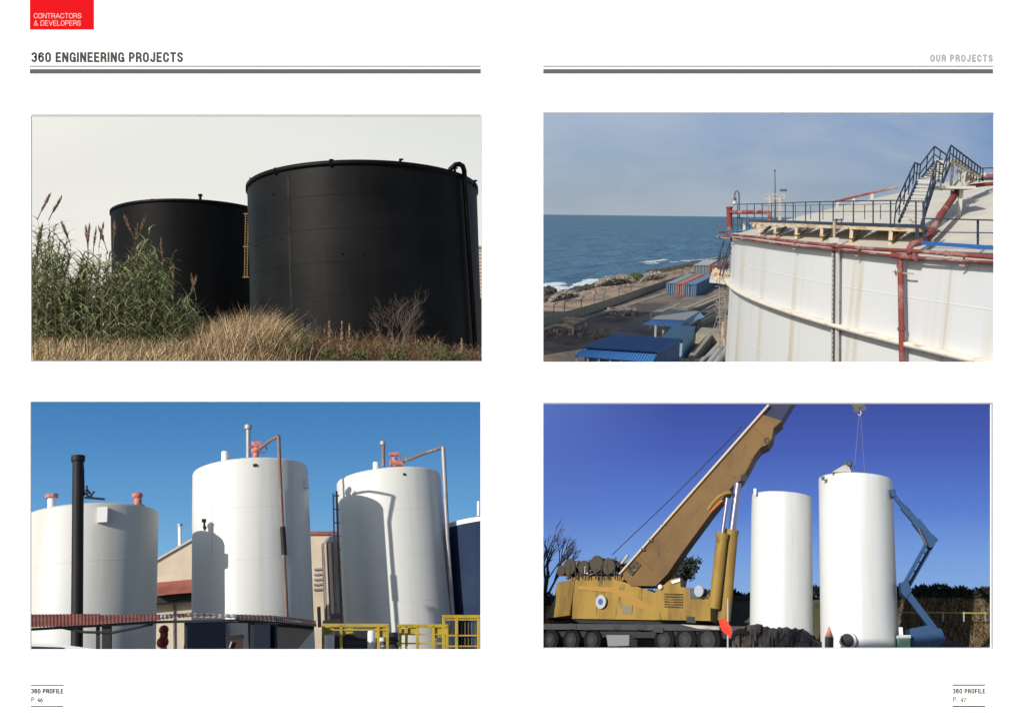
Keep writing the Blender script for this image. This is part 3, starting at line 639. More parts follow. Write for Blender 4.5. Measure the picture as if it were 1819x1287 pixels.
for (x, y) in ((1164, 600), (1178, 601), (1215, 603), (1240, 590), (1156, 584)):
    p = q2(x, y, GZ); p.z = GZ; k = P2.at(x, 575, p.y); MB().bar(p, Vector((p.x, p.y, -6.5)), .13).build('post', mat('grey_post', (.25, .25, .25), .7), t)
t, c = shed_quad('light_blue_shed', 'small shed with light blue ribbed roof beside the grey shelter', [(1171, 604), (1213, 607), (1236, 581), (1196, 578)], [-6.35]*4, m_blue2, 11, .09, True, m_blue2)
# walls, trenches and pipes between sheds and tank
m_bconc = mat('beige_concrete', (.27, .235, .17), .9, n=[((.19, .165, .12), (.4, .4, .4), .45, .65)])
def block(name, label, cat, pts, z1, m=m_bconc, z0=GZ):
    p = [q2(x, y, z1) for x, y in pts]; return tag(MB().prism([Vector((v.x, v.y, z0)) for v in p], (0, 0, z1-z0)).build(name, m, place=P2, base=(p[0].x, p[0].y, z0)), label, cat)
block('retaining_wall', 'beige concrete bund wall behind the light blue shed', 'wall', [(1236, 592), (1300, 596), (1300, 585), (1246, 581)], -7.0)
block('retaining_wall', 'long beige bund wall running towards the tank base', 'wall', [(1222, 632), (1232, 634), (1268, 590), (1260, 589)], -7.0)
block('retaining_wall', 'pale concrete kerb wall right of the yard road', 'wall', [(1244, 568), (1250, 569), (1300, 545), (1294, 543)], -7.2)
block('retaining_wall', 'beige wall beside the yard road below the containers', 'wall', [(1222, 549), (1226, 551), (1292, 523), (1288, 521)], -7.1)
m_gpipe = mat('grey_pipe', (.36, .34, .3), .6, n=[((.22, .19, .16), (1, 1, 1), .5, .65)]); m_bpipe = mat('beige_rusty_pipe', (.36, .27, .19), .7, n=[((.2, .12, .08), (1, 1, 1), .5, .65)])
for k, (pts, r, lab) in enumerate([([(1204, 640), (1240, 641), (1262, 632), (1300, 585)], .12, 'grey ground pipe with a bend by the blue shed wall'), ([(1256, 652), (1300, 597)], .2, 'thick pale pipe beside the tank foot, outer one'), ([(1268, 652), (1304, 607)], .2, 'thick pale pipe beside the tank foot, inner one'),
                                     ([(1240, 650), (1290, 596)], .1, 'thin pale pipe between the bund wall and the thick pipes'), ([(1210, 575), (1262, 545), (1300, 528)], .09, 'thin pipe along the yard road'), ([(1214, 582), (1270, 552), (1300, 538)], .09, 'second thin pipe along the yard road, nearer the shelter')]):
    P_ = [q2(x, y, GZ+.35) for x, y in pts]; tag(MB().tube(P_, r, 8).build('ground_pipe', m_gpipe, place=P2, base=P_[0]), lab, 'pipe')
for (pts, lab) in [([(926, 598), (990, 578), (1018, 581), (1041, 568), (1004, 566)], 'beige pipe loop beside the boundary wall, longer one'), ([(985, 578), (1012, 579), (1030, 573), (1008, 571)], 'short beige pipe loop beside the boundary wall')]:
    P_ = [q2(x, y, GZ+.5) for x, y in pts]; t = thing('pipe_run', lab, 'pipe', P2, P_[0]-Vector((0, 0, .5)), 'low beige pipe runs'); MB().tube(P_, .13, 8).build('pipe', m_bpipe, t)
    for p in P_: MB().bar(p, Vector((p.x, p.y, GZ)), .12).build('support', m_gpipe, t)
rb_ = MB()
for i in range(260):
    px = rnd(1080, 1130) if i % 2 else rnd(930, 1080); py = rnd(548, 560) if i % 2 else rnd(585, 602); rock(rb_, P2.on(px, py, GZ+.05), rnd(.05, .2))
tag(rb_.build('debris', mat('yard_debris', (.16, .13, .11), .95, island=.6), place=P2, base=P2.on(1000, 590, GZ)), 'scattered debris on the dark yard ground', 'debris', kind='stuff')

# ---- the white tank
m_wsh = mat('white_tank_paint', (.53, .535, .52), .55, spec=.3, n=[((.42, .36, .24), (.2, .2, .006), .55, .7), ((.48, .495, .5), (.02, .02, .03), .45, .6), ((.33, .26, .16), (.5, .5, .008), .66, .73)], bump=(.03, .15, .5))
m_roof = mat('cream_tank_roof', (.5, .46, .38), .6, n=[((.44, .33, .2), (.06, .06, .06), .56, .72), ((.44, .42, .36), (.3, .3, .3), .45, .6)])
m_cream = mat('cream_beam', (.48, .39, .26), .65, n=[((.28, .15, .07), (.5, .5, .5), .48, .62)])
m_nblue = mat('blue_rail_paint', (.012, .024, .05), .6, n=[((.045, .045, .05), (1, 1, 1), .5, .7)]); m_rpipe = mat('red_pipe_paint', (.17, .042, .036), .8, spec=.2, n=[((.3, .2, .18), (.35, .35, .35), .5, .64), ((.22, .04, .035), (1, 1, 1), .5, .7)])
m_wpost = mat('white_steel', (.42, .41, .38), .6, n=[((.4, .34, .28), (1, 1, 1), .55, .68)]); m_dgrey = mat('dark_steel', (.06, .062, .065), .6)
TA, TB = math.radians(180), math.radians(305)
wt = thing('white_storage_tank', 'huge white storage tank with rust streaks, filling the right of the seaside picture', 'tank', P2, (TC[0], TC[1], GZ))
MB().lathe((*TC, 0), [(TR, GZ), (TR, ZR-.02)], 360).build('shell', m_wsh, wt)
H2 = 2.95; prof = [(TR+.03, ZR-.02), (TR+.03, ZR)]+[(TR*k/30, ZR+H2*(1-(k/30)**2)) for k in range(30, 0, -1)]+[(.01, ZR+H2)]
MB().lathe((*TC, 0), prof, 300).build('roof', m_roof, wt)
gd = MB().lathe((*TC, 0), [(TR, ZG+.012), (TR+.1, ZG+.012), (TR+.1, ZG-.03), (TR+.09, ZG-.03), (TR+.09, ZG-.005), (TR, ZG-.005)], 360); gd.build('wind_girder', mat('girder_paint', (.56, .52, .44), .6, n=[((.33, .24, .14), (.8, .8, 3), .56, .68)]), wt)
for z in (ZR-.42, ZG-.75, ZG-1.5): MB().lathe((*TC, 0), [(TR, z), (TR+.0015, z+.003), (TR+.0015, z+.015), (TR, z+.018)], 360).build('seam', m_wsh, wt)
RP = lambda x, y, r=TR: P2.cyl(x, y, TC, r)
def rim_depth(px): return P2.cyl(px, 445, TC, TR).y
# ring pipes
def ringpipe(pts, off, r, name, lab, m=m_rpipe, tags=None):
    P_ = []
    for (x, y) in pts:
        if x < 1322: d = P2.ray(x, y); P_.append(d*((17.6-(1322-x)*.004)/d.y))
        else: P_.append(RP(x, y, TR+off))
    Q = [P_[0]]
    for a_, b_ in zip(P_, P_[1:]):
        for k in range(1, 7):
            v = a_.lerp(b_, k/6)
            Q.append(v)
    # keep arc outside the shell
    for i, v in enumerate(Q):
        dx_, dy_ = v.x-TC[0], v.y-TC[1]; rr_ = math.hypot(dx_, dy_)
        if rr_ < TR+off: Q[i] = Vector((TC[0]+dx_/rr_*(TR+off), TC[1]+dy_/rr_*(TR+off), v.z))
    return MB().tube(Q, r, 10)
t = thing('fire_water_pipe', 'upper red ring pipe along the rim of the white tank', 'pipe', P2, RP(1500, 440)); ringpipe([(1275, 411), (1300, 414), (1345, 421), (1420, 430), (1530, 441), (1640, 447), (1766, 457), (1815, 461)], .12, .02, '', '').build('pipe', m_rpipe, t)
fl = MB()
for (x, y) in ((1412, 429), (1528, 441), (1680, 450)):
    p = RP(x, y, TR+.12); MB().ball(p, .027, 6).build('coupling', m_rpipe, t)
t = thing('fire_water_pipe', 'lower thinner red ring pipe below the rim of the white tank', 'pipe', P2, RP(1500, 447)); ringpipe([(1275, 419), (1330, 425), (1410, 436), (1484, 443), (1590, 454), (1640, 459), (1766, 466), (1815, 468)], .1, .013, '', '').build('pipe', m_rpipe, t)
for (x, y) in ((1524, 447), (1712, 463), (1412, 436)):
    p = RP(x, y, TR+.07); MB().bar(p+Vector((0, 0, .05)), p-Vector((0, 0, .05)), .014).bar(p+Vector((.035, 0, -.04)), p-Vector((.035, 0, .04)), .012).build('bracket', m_bpipe, t)
MB().tube([RP(1275, 416, TR+.3)*0+P2.at(1275, 420, 17.4), P2.at(1330, 427, 17.0)], .03, 6).build('stub_pipe', m_gpipe, t)
t = thing('riser_pipe', 'vertical red riser pipe down the white tank wall', 'pipe', P2, RP(1603, 640)); p0_, p1_ = RP(1599, 455, TR+.1), RP(1602.5, 646, TR+.1); p2_ = Vector((p0_.x, p0_.y, p0_.z-6))
MB().tube([p0_, p1_+(p1_-p0_)*2], .027, 12).build('pipe', m_rpipe, t)
MB().tube([RP(1585, 453, TR+.11), RP(1599, 455, TR+.11), RP(1628, 458, TR+.11)], .03, 12).build('tee', m_rpipe, t)
MB().bar(RP(1586, 483, TR+.1), RP(1622, 486, TR+.1), .012).bar(RP(1590, 480, TR+.14), RP(1592, 489, TR+.1), .012).build('bracket', m_bpipe, t)
z_ = P2.cyl(1602, 585, TC, TR+.24).z; MB().tube([p0_.lerp(p1_, .66), p0_.lerp(p1_, .69)], .036, 12).build('flange', m_rpipe, t)
# roof pipe joining the ring
t = thing('roof_pipe', 'thick red pipe climbing diagonally over the cream roof', 'pipe', P2, RP(1616, 448))
rd = rim_depth(1640)
MB().tube([RP(1616, 449, TR+.12), RP(1616, 440, TR+.1), P2.at(1620, 434, rd+.05), P2.at(1636, 430, rd+.1), P2.at(1648, 424, rd+.25), P2.at(1656, 410, rd+.5), P2.at(1672, 381, rd+1.0), P2.at(1697, 345, rd+1.9), P2.at(1702, 336, rd+2.3)], [.022, .028, .032, .034, .035, .036, .037, .037, .03], 12).build('pipe', m_rpipe, t)
MB().ball(RP(1616, 447, TR+.12), .034, 6).build('elbow', m_rpipe, t)
# cable ladder
t = thing('cable_ladder', 'grey cable ladder fixed to the white tank wall', 'ladder', P2, RP(1483, 640)); a0_, b0_ = RP(1479, 432, TR+.06), RP(1488, 432, TR+.06); dn = (RP(1477.5, 643, TR+.06)-a0_)*3.5
MB().bar(a0_, a0_+dn, .014).build('rail', m_wpost, t); MB().bar(b0_, b0_+dn, .02, .05).build('rail', m_wpost, t)
rn = MB()
for k in range(86): rn.bar(a0_+dn*(.008+k*.0115), b0_+dn*(.008+k*.0115), .01)
for k in range(4): rn.bar(a0_.lerp(b0_, .3+.16*k), a0_.lerp(b0_, .3+.16*k)+dn, .008)
tag(rn.build('rungs', m_dgrey, t), kind='stuff')
MB().box(RP(1481, 426, TR+.1), (.1, .07, .05)).build('junction_box', m_wpost, t)
MB().bar(RP(1491, 435, TR+.03), RP(1491, 435, TR+.03)+dn, .035, .03).build('conduit', m_gpipe, t)
t = thing('small_valve_post', 'thin brown post with small valves in front of the walkway', 'post', P2, P2.at(1482, 425, rim_depth(1482))); d_ = rim_depth(1482)
MB().tube([P2.at(1482, 424, d_), P2.at(1482, 392, d_)], .018, 6).build('post', m_bpipe, t); MB().bar(P2.at(1481, 391, d_), P2.at(1498, 390, d_), .018).bar(P2.at(1486, 396, d_), P2.at(1486, 388, d_), .018).bar(P2.at(1495, 395, d_), P2.at(1495, 388, d_), .016).build('valves', m_dgrey, t)
# walkway over the rim
wk = thing('walkway', 'blue railed walkway on cream brackets above the rim of the white tank', 'walkway', P2, P2.at(1500, 398, rim_depth(1500)+.6))
def wd(px): return rim_depth(px)+.45
deck = [(1334, 392), (1370, 393), (1409, 394), (1456, 396), (1516, 398), (1582, 400), (1640, 402)]
dk = [P2.at(x, y, wd(x)) for x, y in deck]; zdk = sum(p.z for p in dk)/len(dk)
def railing(top, n_mid, base, th, parent, m, posts, names=('top_rail', 'mid_rail', 'post')):
    for a_, b_ in zip(top, top[1:]): MB().bar(a_, b_, th).build(names[0], m, parent)
for a_, b_ in zip(dk, dk[1:]):
    MB().bar(a_, b_, .02, .035).build('edge_beam', m_nblue, wk)
    MB().bar(a_+Vector((0, .03, -.04)), b_+Vector((0, .03, -.04)), .03, .035).build('support_beam', m_cream, wk)
db = MB()
for a_, b_ in zip(dk, dk[1:]): db.prism([a_+Vector((0, .04, -.02)), b_+Vector((0, .04, -.02)), b_+Vector((.25, .65, -.02)), a_+Vector((.35, .65, -.02))], (0, 0, .02))
db.build('deck', m_cream, wk)
for (x, y) in ((1350, 411), (1377, 413), (1415, 417), (1460, 421), (1513, 425), (1583, 431)):
    a_ = P2.at(x, interp(deck, x)+6, wd(x)+.03); MB().box(a_-Vector((0, 0, .05)), (.035, .04, .14)).build('bracket', m_cream, wk); MB().bar(a_-Vector((0, 0, .16)), a_+Vector((.15, .55, -.04)), .035).build('brace', m_cream, wk)
top = [(1302, 363), (1370, 361.5), (1430, 359), (1516, 357), (1590, 356), (1640, 357.5)]; mid = [(1340, 376), (1430, 376), (1516, 375.5), (1640, 375.5)]
T_ = [P2.at(x, y, wd(x) if x > 1334 else wd(1334)) for x, y in top]; M_ = [P2.at(x, y, wd(x)) for x, y in mid]
for a_, b_ in zip(T_, T_[1:]): MB().bar(a_, b_, .012).build('top_rail', m_nblue, wk)
for a_, b_ in zip(M_, M_[1:]): MB().bar(a_, b_, .008).build('mid_rail', m_nblue, wk)
for x in (1340, 1354, 1370, 1395, 1409, 1431, 1456, 1480, 1516, 1551, 1582, 1627, 1640):
    MB().bar(P2.at(x, interp(top, x), wd(x)), P2.at(x, interp(deck, x)-1, wd(x)), .014).build('rail_post', m_nblue, wk)
ins = [P2.at(x, y, wd(x)+.75) for x, y in ((1352, 365), (1413, 365), (1462, 364), (1536, 363), (1592, 362))]
for a_, b_ in zip(ins, ins[1:]): MB().bar(a_, b_, .007).build('inner_rail', m_nblue, wk)
for x in (1366, 1413, 1440, 1462, 1498, 1536, 1564): MB().bar(P2.at(x, 364, wd(x)+.75), P2.at(x, 390, wd(x)+.75), .009).build('rail_post', m_nblue, wk)
# right hand guard rail near the viewer
gr = thing('guard_rail', 'blue guard rail along the rim at the right edge of the white tank', 'railing', P2, P2.at(1640, 430, rim_depth(1640)+.1)); g0 = rim_depth(1640)
def gY(x): return g0+.1-(x-1640)*.0055
for nm, ya, yb, th in (('top_rail', 388, 392, .012), ('mid_rail', 412, 413.5, .009)): MB().bar(P2.at(1640, ya, gY(1640)), P2.at(1840, yb+1, gY(1840)), th).build(nm, m_nblue, gr)
MB().bar(P2.at(1632, 431, gY(1640)), P2.at(1840, 445, gY(1840)), .02, .035).build('kick_beam', mat('bright_blue_beam', (.015, .09, .28), .5), gr)
for x in (1641, 1737, 1830): MB().bar(P2.at(x, 389, gY(x)), P2.at(x, interp([(1632, 431), (1840, 445)], x)+2, gY(x)), .017).build('rail_post', m_nblue, gr)
MB().bar(P2.at(1629, 400, gY(1640)+.1), P2.at(1629, 432, gY(1640)+.1), .03).bar(P2.at(1641, 358, gY(1640)), P2.at(1641, 430, gY(1640)), .02).build('corner_post', m_nblue, gr)
# stairs over the roof
SY = rd+1.0
stw = thing('roof_stair', 'steep two flight stair with blue handrails crossing over the tank roof', 'stairs', P2, P2.at(1620, 395, SY))
S = lambda x, y, d=0.0: P2.at(x, y, SY+d)
def flight(l0, l1, r0, r1, n, dd, sw=.05):
    MB().bar(l0, l1, .02, sw*.7).build('stringer', m_nblue, stw); MB().bar(r0, r1, .02, sw*.7).build('stringer', m_nblue, stw)
    for k in range(n):
        t_ = (k+.5)/n; a_, b_ = l0.lerp(l1, t_), r0.lerp(r1, t_); MB().prism([a_, b_, b_+Vector((0, .16, 0)), a_+Vector((0, .16, 0))], (0, 0, .018)).build('tread', m_wpost, stw)
flight(S(1597, 394), S(1629, 323, .5), S(1637, 398, .0), S(1661, 324, .5), 11, .5)
MB().prism([S(1628, 324, .5), S(1662, 325, .5), S(1668, 321, .9), S(1634, 320, .9)], (0, 0, .03)).build('landing', m_wpost, stw)
flight(S(1634, 321, .9), S(1659, 290, 1.3), S(1674, 325, .9), S(1688, 291, 1.3), 8, .4)
MB().prism([S(1658, 290, 1.3), S(1689, 291, 1.3), S(1696, 288, 1.7), S(1663, 287, 1.7)], (0, 0, .03)).build('landing', m_wpost, stw)
def hand(pts, th=.012, posts=0, drop=None, mids=True, nm='handrail'):
    for a_, b_ in zip(pts, pts[1:]): MB().bar(a_, b_, th).build(nm, m_nblue, stw)
    if drop is not None:
        for a_, b_ in zip(pts, pts[1:]):
            if mids: MB().bar(a_-Vector((0, 0, drop*.5)), b_-Vector((0, 0, drop*.5)), th*.7).build('mid_rail', m_nblue, stw)
        for k in range(posts+1):
            t_ = k/max(1, posts)*(len(pts)-1); i = min(int(t_), len(pts)-2); p = pts[i].lerp(pts[i+1], t_-i); MB().bar(p, p-Vector((0, 0, drop)), th*.9).build('rail_post', m_nblue, stw)
u = lambda px_: px_/F*SY
hand([S(1592, 360), S(1625, 289, .5)], .013, 4, u(36)); hand([S(1625, 289, .5), S(1635, 293, .7), S(1660, 260, 1.3)], .013, 4, u(31))
hand([S(1660, 260, 1.3), S(1681, 275, 1.6)], .012, 2, u(26)); hand([S(1642, 362), S(1664, 286, .5)], .014, 4, u(38)); hand([S(1664, 286, .5), S(1676, 293, .8), S(1689, 258, 1.3)], .013, 4, u(31))
hand([S(1689, 258, 1.3), S(1742, 298, 2.0)], .013, 10, u(27), True)
MB().prism([S(1689, 290, 1.3), S(1742, 318, 2.0), S(1745, 316, 2.6), S(1696, 287, 1.9)], (0, 0, .035)).build('ramp', m_cream, stw)
MB().prism([S(1700, 300, 1.6), S(1738, 320, 2.2), S(1722, 327, 2.2), S(1706, 322, 1.7)], (0, .06, 0)).build('side_plate', m_cream, stw)
MB().box(S(1690, 334, .9), (u(60), .5, .03)).build('platform', m_wpost, stw)
for (x, y0, y1, d, k) in ((1705, 336, 386, .8, 6), (1691, 290, 334, 1.4, 4), (1712, 305, 336, 1.5, 3), (1672, 326, 338, .9, 4), (1690, 338, 355, .9, 3), (1600, 338, 358, .8, 3)): MB().box((S(x, y0, d)+S(x, y1, d))/2, (u(k), .05, (S(x, y0, d)-S(x, y1, d)).length)).build('support_post', m_wpost, stw)
for a_, b_ in (((1712, 308), (1695, 330)), ((1700, 305), (1716, 330)), ((1722, 322), (1705, 334))): MB().bar(S(*a_, 1.5), S(*b_, 1.4), .02).build('lattice', m_wpost, stw)
gg = MB().bar(S(1738, 298, 2.4), S(1790, 296, 2.4), .022).bar(S(1745, 300, 2.4), S(1745, 322, 2.4), .022)
rr2 = thing('roof_railing', 'short blue railing on the roof at the right picture edge', 'railing', P2, S(1766, 322, 2.4)); MB().bar(S(1740, 299, 2.4), S(1800, 297, 2.4), .014).build('top_rail', m_nblue, rr2)
for x in (1746, 1765, 1790): MB().bar(S(x, 298, 2.4), S(x, 322, 2.4), .014).build('rail_post', m_nblue, rr2)
MB().bar(S(1738, 318, 2.4), S(1800, 318, 2.4), .02, .03).build('kick_beam', m_nblue, rr2)
# roof ring pipe and misc
def roof_pt(px, b=None, up=.06):
    d = P2.ray(px, 382); best = None
    for k in range(60, 1200):
        Y = k*.04; x_, y_ = d.x/d.y*Y, Y; r_ = math.hypot(x_-TC[0], y_-TC[1])
        if r_ > TR: continue
        z = ZR+H2*(1-(r_/TR)**2)+up; e = z/math.hypot(x_, y_)
        if best is None or e > best[0]: best = (e, Vector((x_, y_, z)))
    return best[1]
rp = thing('roof_ring_pipe', 'thin red ring pipe lying on the far side of the cream roof', 'pipe', P2, roof_pt(1540)); MB().tube([roof_pt(x, up=.12) for x in (1481, 1495, 1520, 1550, 1590)], .022, 8).build('pipe', m_rpipe, rp)
for x in (1486, 1514, 1546): p = roof_pt(x, up=.05); MB().box(p, (.05, .05, .12)).build('support', m_wpost, rp)
rp = thing('roof_ring_pipe', 'red ring pipe on the roof under the stair landing at right', 'pipe', P2, S(1720, 333, 2.2)); MB().tube([S(1709, 334, 2.2), S(1728, 330, 2.2), S(1755, 327, 2.3), S(1800, 324, 2.4)], .024, 8).build('pipe', m_rpipe, rp)
rp = thing('foam_chamber', 'red foam fitting with white cap at the right edge of the roof', 'pipe fitting', P2, S(1755, 315, 2.6)); MB().tube([S(1742, 318, 2.6), S(1756, 313, 2.6), S(1790, 313, 2.6)], .03, 8).build('pipe', m_rpipe, rp); MB().ball(S(1748, 311, 2.6), .035, 6).build('cap', m_wpost, rp)
# left end: foam riser, lamp, small platform
LY = 17.3
t = thing('foam_riser', 'short thick red standpipe with a horizontal branch at the left end of the walkway', 'pipe', P2, P2.at(1296, 406, LY)); MB().tube([P2.at(1296, 408, LY), P2.at(1295.5, 368, LY)], .056, 12).build('standpipe', m_rpipe, t); MB().tube([P2.at(1295.5, 370, LY), P2.at(1295.5, 367, LY)], .066, 12).build('cap', m_rpipe, t)
MB().tube([P2.at(1297, 377, LY), P2.at(1362, 376.5, LY-2.2), P2.at(1367, 379, LY-2.3), P2.at(1367.5, 390, LY-2.3)], [.04, .035, .035, .035], 10).build('branch', m_rpipe, t)
t = thing('goose_neck_lamp', 'goose neck lamp with silver shade at the left end of the walkway', 'lamp', P2, P2.at(1313, 400, LY-.3)); A_ = lambda x, y: P2.at(x, y, LY-.3)
MB().tube([A_(1313, 402), A_(1313, 350), A_(1312.5, 343), A_(1310, 339), A_(1307, 340), A_(1305, 345), A_(1305, 350)], .013, 8).build('pole', m_dgrey, t)
s0 = A_(1305, 361); MB().lathe(s0, [(.062, 0), (.055, .015), (.035, .05), (.02, .06)], 16).build('shade', mat('silver_lamp', (.5, .5, .5), .35, .6), t); MB().tube([s0+Vector((0, 0, .055)), s0+Vector((0, 0, .11))], .03, 10).build('housing', m_dgrey, t)
t = thing('end_platform', 'small railed platform at the left end of the walkway', 'platform', P2, P2.at(1320, 412, LY-.2)); E_ = lambda x, y, d=0: P2.at(x, y, LY-.2+d)
MB().prism([E_(1302, 413), E_(1334, 413), E_(1350, 410, -.6), E_(1318, 409, .4)], (0, 0, .02)).build('deck', mat('cyan_deck', (.05, .25, .4), .5), t)
for (x, y0, y1) in ((1303, 387, 414), (1310, 364, 413), (1318, 387, 414), (1327, 363, 400), (1332, 388, 412)): MB().bar(E_(x, y0), E_(x, y1), .013).build('rail_post', m_nblue, t)
for (a_, b_) in (((1303, 387), (1332, 388)), ((1303, 400), (1332, 401))): MB().bar(E_(*a_), E_(*b_), .012).build('rail', m_nblue, t)
for (x, y) in ((1322, 402), (1338, 400), (1346, 404)): MB().box(E_(x, y), (.05, .05, .2)).build('support', m_cream, t)
# spiral stair down the left side of the tank
ss = thing('spiral_stair', 'curved stair with white treads hugging the left side of the white tank', 'stairs', P2, P2.at(1290, 500, 17.2))
for k in range(15):
    y = 428+k*4.6; x0 = 1301-6*math.sin(k/14*1.3)+(0 if k < 11 else -(k-10)*.6); a_, b_ = P2.at(x0-2, y, 16.9+.02*k), P2.at(x0+11-.25*k, y, 16.9+.02*k)
    MB().prism([a_, b_, b_+Vector((0, .35, 0)), a_+Vector((0, .35, 0))], (0, 0, .02)).build('tread', m_wpost, ss)
for (pts) in ([(1300, 424), (1291, 448), (1283, 470), (1278, 490)], [(1286, 427), (1279, 450), (1276, 470)], [(1298, 440), (1289, 466), (1283, 492)]): MB().tube([P2.at(x, y, 16.8) for x, y in pts], .015, 6).build('handrail', m_nblue, ss)
for (x, y0, y1) in ((1297, 430, 450), (1291, 432, 470), (1286, 430, 482), (1280, 444, 490), (1276, 444, 478)): MB().bar(P2.at(x, y0, 16.8), P2.at(x, y1, 16.8), .014).build('rail_post', m_nblue, ss)
MB().tube([P2.at(1340, 425, 16.5), P2.at(1322, 442, 16.6), P2.at(1308, 465, 16.7), P2.at(1300, 490, 16.8)], .012, 5).build('stringer', m_wpost, ss)
lp = thing('stair_landing', 'cream stair landing bracketed off the left side of the white tank', 'platform', P2, P2.at(1285, 500, 17)); Lq = lambda x, y, d=0: P2.at(x, y, 17+d)
MB().prism([Lq(1264, 499, .4), Lq(1300, 502, -.1), Lq(1302, 492, .5), Lq(1270, 479, 1.0)], (0, 0, .05)).build('deck', m_cream, lp)
MB().bar(Lq(1262, 499, .3), Lq(1300, 503, -.2), .04, .06).bar(Lq(1262, 499, .3), Lq(1268, 480, 1), .04, .05).build('edge_beam', m_wpost, lp)
for (x, y0, y1) in ((1268, 479, 499), (1275, 482, 500), (1264, 484, 500)): MB().bar(Lq(x, y0), Lq(x, y1), .012).build('rail_post', m_cream, lp)
tw = thing('support_tower', 'rusty grey lattice tower below the stair landing', 'tower', P2, (P2.at(1285, 505, 17.2).x, 17.2, GZ)); Wq = lambda x, y, d=0: P2.at(x, y, 17.2+d)
lt_ = MB(); m_tow = mat('tower_steel', (.17, .155, .135), .7, n=[((.1, .07, .05), (1, 1, 1), .5, .65)])
for x in (1278, 1288, 1297): MB().bar(Wq(x, 503), Wq(x+1, 640), .022).build('leg', m_tow, tw)
for k in range(14):
    y = 508+k*9; lt_.bar(Wq(1270+(k % 3)*3, y), Wq(1297, y+2), .016); lt_.bar(Wq(1275, y), Wq(1297, y+9) if k % 2 else Wq(1290, y-6), .012)
for k in range(26): lt_.bar(Wq(rnd(1266, 1288), rnd(505, 600)), Wq(rnd(1276, 1299), rnd(505, 600)), .012)
tag(lt_.build('lattice', m_tow, tw), kind='stuff')
tag(MB().tube([Wq(1285, 572, -.3), Wq(1284, 590, -.3), Wq(1287, 610, -.3), Wq(1296, 630, -.3), Wq(1304, 645, -.3)], .035, 8).build('hose', m_bpipe, place=P2, base=Wq(1304, 645, -.3)), 'curved beige hose hanging beside the tank foot', 'hose')
# distant mast lights and antenna behind the roof
FY = 46
for (x, lab) in ((1367, 'distant floodlight mast, left one of two behind the walkway'), (1385, 'distant floodlight mast with four lamps, right one of two')):
    t = thing('floodlight_mast', lab, 'mast', P2, P2.at(x, 400, FY), 'floodlight masts'); V_ = lambda a_, b_: P2.at(a_, b_, FY)
    MB().bar(V_(x, 400), V_(x, 352), .14).build('pole', m_gpipe, t); MB().bar(V_(x-9, 353), V_(x+9, 353), .07).bar(V_(x-9, 345), V_(x+9, 345), .06).bar(V_(x-9, 345), V_(x-9, 353), .06).bar(V_(x+8, 345), V_(x+8, 353), .06).bar(V_(x, 340), V_(x, 353), .06).build('cage', m_gpipe, t)
    if x > 1380:
        for k in range(4): MB().box(V_(1387+k*3.2, 338), (.08, .12, .12)).build('lamp', m_dgrey, t)
        for k in range(4): pass
t = thing('antenna', 'very thin whip antenna above the floodlight masts', 'antenna', P2, P2.at(1377, 400, FY)); MB().tube([P2.at(1377, 400, FY), P2.at(1377, 352, FY), P2.at(1376.5, 303, FY)], [.06, .035, .02], 6).build('rod', m_dgrey, t); MB().ball(P2.at(1376.5, 303, FY), .05, 4).build('tip', m_dgrey, t)

# ================================================================== lower left picture: white silo tanks behind a red canopy
P3 = Place(19.603, -7.311, 455)
Y3 = 56
skyplane(-250, 679, 908, 1450, Y3, skymat('clear_blue_sky', [(0, lin(124, 180, 220)), (.35, lin(102, 160, 210)), (.7, lin(82, 140, 196)), (1, lin(68, 126, 182))], zc(1000, Y3), zc(713, Y3), None, ((.02, .02, .05), lin(112, 164, 212), .5, .85, .3)))
m_wt = mat('white_silo_paint', (.57, .56, .51), .42, spec=.4, n=[((.47, .44, .37), (.9, .9, .05), .55, .75), ((.36, .3, .22), (4, 4, .1), .66, .74)], bump=(.5, .08, .1))
m_wt2 = mat('white_silo_paint_soft', (.5, .49, .46), .5, spec=.3, n=[((.42, .4, .33), (.5, .5, .06), .5, .72)], bump=(.5, .12, .1))
m_pink = mat('faded_red_paint', (.42, .13, .11), .7, n=[((.5, .3, .26), (5, 5, 5), .5, .65)]); m_gal = mat('galvanised_pipe', (.3, .29, .3), .5, .2, n=[((.2, .15, .12), (3, 3, 1), .5, .7)]); m_whm = mat('white_metal', (.65, .65, .63), .5)
m_rust = mat('rusty_pipe', (.17, .11, .085), .8, n=[((.26, .22, .19), (4, 4, 1), .5, .65)]); m_soot = mat('black_chimney', (.012, .012, .014), .6, spec=.2, n=[((.03, .02, .018), (3, 3, .6), .55, .7)])
def silo(pl, name, label, c, R, zt, zb, m, cone=.35, extra=None, lip=True, group=None):
    t = thing(name, label, 'tank', pl, (c[0], c[1], zb), group)
    e = .05*R; pr = [(R, zb), (R, zt-e), (R-e*.3, zt-e*.3), (R-e, zt)]; MB().lathe((*c, 0), pr, 96).build('shell', m, t)
    MB().lathe((*c, 0), [(R-e, zt), (R*.5, zt+cone*.6), (.02, zt+cone)], 96).build('roof', m, t)
    for k in range(1, 5):
        z = zt-k*1.9
        if z > zb: MB().lathe((*c, 0), [(R, z), (R+.004, z+.005), (R+.004, z+.02), (R, z+.025)], 96).build('weld_seam', m, t)
    return t
k1 = 2.09/2.4; k3 = 2.35/2.2
c1 = (-6.322*k1, 36.777*k1); z1 = 7.621*k1; c2 = (-.267, 34.557); z2 = 8.529; c3 = (5.342*k3, 35.531*k3); z3 = 8.104*k3; GB = -1.6
s1 = silo(P3, 'silo_tank', 'squat white tank behind the black chimney at far left', c1, 2.09, z1, GB, m_wt2)
s2 = silo(P3, 'silo_tank', 'tallest white tank, in the middle, with a rusty pipe down its front', c2, 2.2, z2, GB, m_wt)
